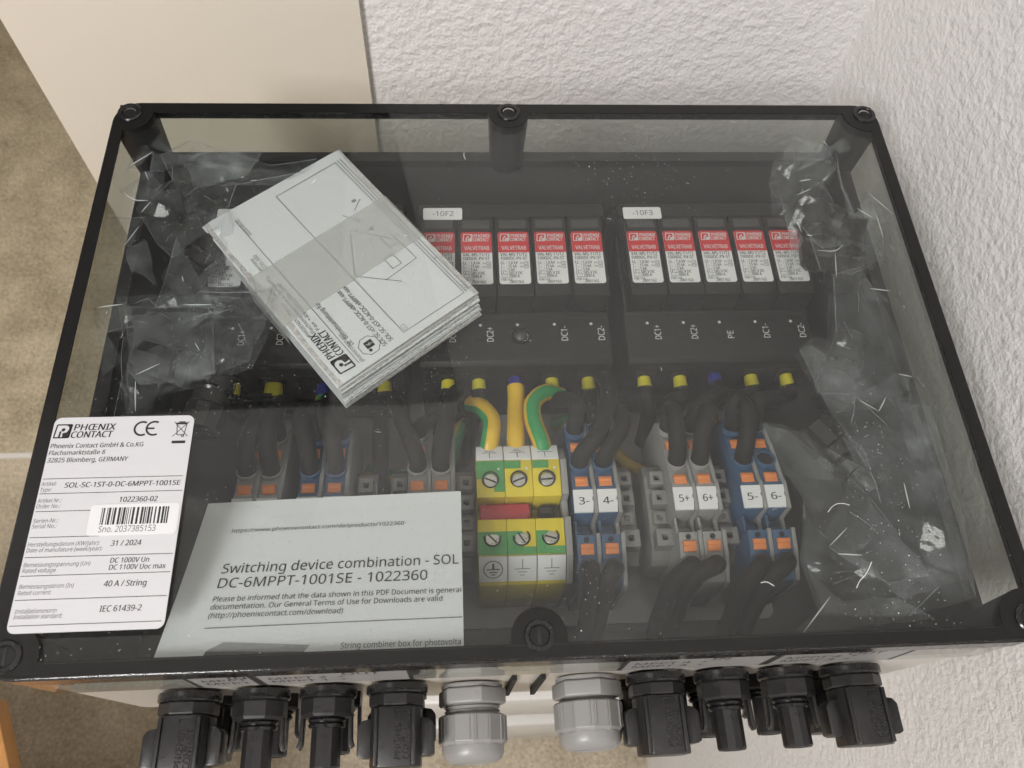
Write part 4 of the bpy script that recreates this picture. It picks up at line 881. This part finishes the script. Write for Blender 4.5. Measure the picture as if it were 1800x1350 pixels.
def bag(label, outline, zmean, amp, seed, npts=150, hem_p=.6, key='ul'):
    """crumpled cellophane: random facets inside an outline, two layers, folded hems"""
    r = random.Random(seed); xs = [p[0] for p in outline]; ys = [p[1] for p in outline]
    def inside(x, y):
        c = False; n = len(outline)
        for i in range(n):
            (x1, y1), (x2, y2) = outline[i], outline[(i + 1) % n]
            if (y1 > y) != (y2 > y) and x < (x2 - x1) * (y - y1) / (y2 - y1) + x1: c = not c
        return c
    t = thing('plastic_bag', label, 'plastic bag', (sum(xs) / len(xs), sum(ys) / len(ys), zmean - amp), 'crumpled clear plastic bags')
    for layer in (0, 1):
        pts = [Vector(p) for p in outline]; n0 = len(pts); tries = 0
        while len(pts) < n0 + npts and tries < 6000:
            tries += 1; x, y = r.uniform(min(xs), max(xs)), r.uniform(min(ys), max(ys))
            if inside(x, y) and all((p - Vector((x, y))).length > 2.2 for p in pts): pts.append(Vector((x, y)))
        res = geometry.delaunay_2d_cdt(pts, [], [list(range(n0))], 1, 1e-4)
        zz = []
        for p in res[0]:
            q = noise.noise(Vector((p.x * .045, p.y * .045, seed * 3.1 + layer)))
            zz.append(zmean + amp * (q * 1.0 + r.uniform(-.5, .5)) - layer * amp * 1.0)
        zz = [min(z, -4.2) for z in zz]
        me = mesh('film', B().add([(p.x, p.y, z) for p, z in zip(res[0], zz)], [tuple(f) for f in res[2]]), M_film, ORG[t.name], smooth=False, recalc=False)
        bm = bmesh.new(); bm.from_mesh(me)
        bmesh.ops.subdivide_edges(bm, edges=bm.edges[:], cuts=1, use_grid_fill=True, smooth=.12)
        for v in bm.verts: v.co.z += .0004 * noise.noise(v.co * 420)
        bm.to_mesh(me); bm.free()
        me.polygons.foreach_set('use_smooth', [True] * len(me.polygons)); me.set_sharp_from_angle(angle=math.radians(9))
        obj('film', me, M_film, t)
        if layer == 0:
            fb = B(); vs = [Vector((p.x, p.y, z + .15)) for p, z in zip(res[0], zz)]
            seen = set(); used = 0
            for f in res[2]:
                for i in range(3):
                    a, c = f[i], f[(i + 1) % 3]
                    if (min(a, c), max(a, c)) in seen: continue
                    seen.add((min(a, c), max(a, c)))
                    hem = a < n0 and c < n0
                    if (hem and r.random() < hem_p) or r.random() < .05:
                        m_ = (vs[a] + vs[c]) / 2 + Vector((r.uniform(-.5, .5), r.uniform(-.5, .5), .2))
                        fb.tube([vs[a], m_, vs[c]], r.uniform(.05, .15), 4, smooth=3)
            obj('crease', fb, M_filmedge, t)
    polys, glints = FOLDS[key]
    for P in polys:
        z0 = -8 - r.random() * 3
        b_ = B(); b_.add([(x, y, z0 - r.uniform(0, 3.5)) for x, y in P] + [(sum(p[0] for p in P) / len(P), sum(p[1] for p in P) / len(P), z0 - .5)], [(i, (i + 1) % len(P), len(P)) for i in range(len(P))])
        me = mesh('fold', b_, M_fold if key != 'lr' else M_film, ORG[t.name], recalc=False)
        bm = bmesh.new(); bm.from_mesh(me)
        bmesh.ops.subdivide_edges(bm, edges=bm.edges[:], cuts=5, use_grid_fill=True)
        for v in bm.verts:
            q = v.co * 110 + Vector((z0, 0, seed)); v.co += Vector((noise.noise(q), noise.noise(q + Vector((9, 0, 0))), 1.1 * noise.noise(q + Vector((0, 9, 0))))) * .0017
        bm.to_mesh(me); bm.free()
        me.polygons.foreach_set('use_smooth', [True] * len(me.polygons))
        fo = obj('fold', me, M_fold, t)
        e = B()
        vs = b_.v[:-1]
        for i in range(len(vs)):
            if r.random() < .3: e.tube([vs[i], (vs[i] + vs[(i + 1) % len(vs)]) / 2 + Vector((r.uniform(-1, 1), r.uniform(-1, 1), .3)), vs[(i + 1) % len(vs)]], r.uniform(.04, .08), 4, smooth=4)
        if e.v: obj('fold_edge', e, M_filmedge, fo)
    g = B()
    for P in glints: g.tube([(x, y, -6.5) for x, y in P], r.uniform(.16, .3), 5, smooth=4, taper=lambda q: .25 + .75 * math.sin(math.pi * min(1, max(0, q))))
    obj('highlight_streak', g, M_glint, t)  # highlights on the film, drawn as thin pale tubes
    return t
bag('crumpled clear plastic bag in the upper left corner of the box', [(-160, 104), (-150, 118), (-138, 108), (-112, 104), (-90, 106), (-96, 96), (-124, 86), (-128, 78), (-118, 52), (-110, 30), (-134, 30), (-142, 44), (-158, 60), (-168, 76), (-163, 90), (-154, 92)], -15, 6, 3, 110, .4, 'ul')
bag('crumpled clear plastic bag on the left above the rating label', [(-167, 27), (-146, 31), (-134, 29), (-108, 30), (-104, 34), (-106, 12), (-110, -4), (-146, -18), (-148, -34), (-158, -34), (-160, -10), (-162, 8)], -13, 6, 9, 110, .4, 'll')
bag('crumpled clear plastic bag in the upper right corner of the box', [(128, 96), (136, 114), (146, 108), (160, 116), (164, 104), (154, 92), (158, 76), (172, 78), (178, 64), (170, 46), (160, 40), (150, 34), (140, 40), (138, 58), (134, 68), (128, 78)], -16, 7, 21, 110, .4, 'ur')
bag('long clear plastic film running down the right side of the box', [(146, 38), (158, 40), (168, 20), (172, -20), (173, -70), (168, -108), (140, -114), (108, -112), (106, -90), (112, -66), (104, -44), (100, -32), (110, -34), (124, -46), (140, -58), (128, -20), (122, 0), (130, 6), (138, 4)], -17, 6, 33, 110, .1, 'lr')

# ------------------------------------------------------------------ lint, fibres and drawn film highlights on the lid
lb = B(); r = random.Random(5)
def fibre_or_glint(x, y, L, a, w_=.09):
    P = []; ang = a
    for k in range(5):
        P.append((x, y, .12)); x += L / 4 * math.cos(ang); y += L / 4 * math.sin(ang); ang += r.uniform(-.5, .5)
    lb.tube(P, w_, 5, smooth=3)
for k in range(20):
    fibre_or_glint(r.uniform(-168, 168), r.uniform(-115, 118), r.uniform(.6, 2.6), r.uniform(0, 6.3), r.uniform(.03, .06))
fibre_or_glint(114, -107, 12, .95, .13); fibre_or_glint(110, -79, 10, .8, .11); fibre_or_glint(80, -104, 5, .2, .12); fibre_or_glint(-88, 78, 3, 1, .12); fibre_or_glint(-20, 92, 4, 2, .12)  # the two longest stand in for highlights on the bag film
o = obj('lint_and_glints', lb, M_lint_glint); o['kind'] = 'stuff'
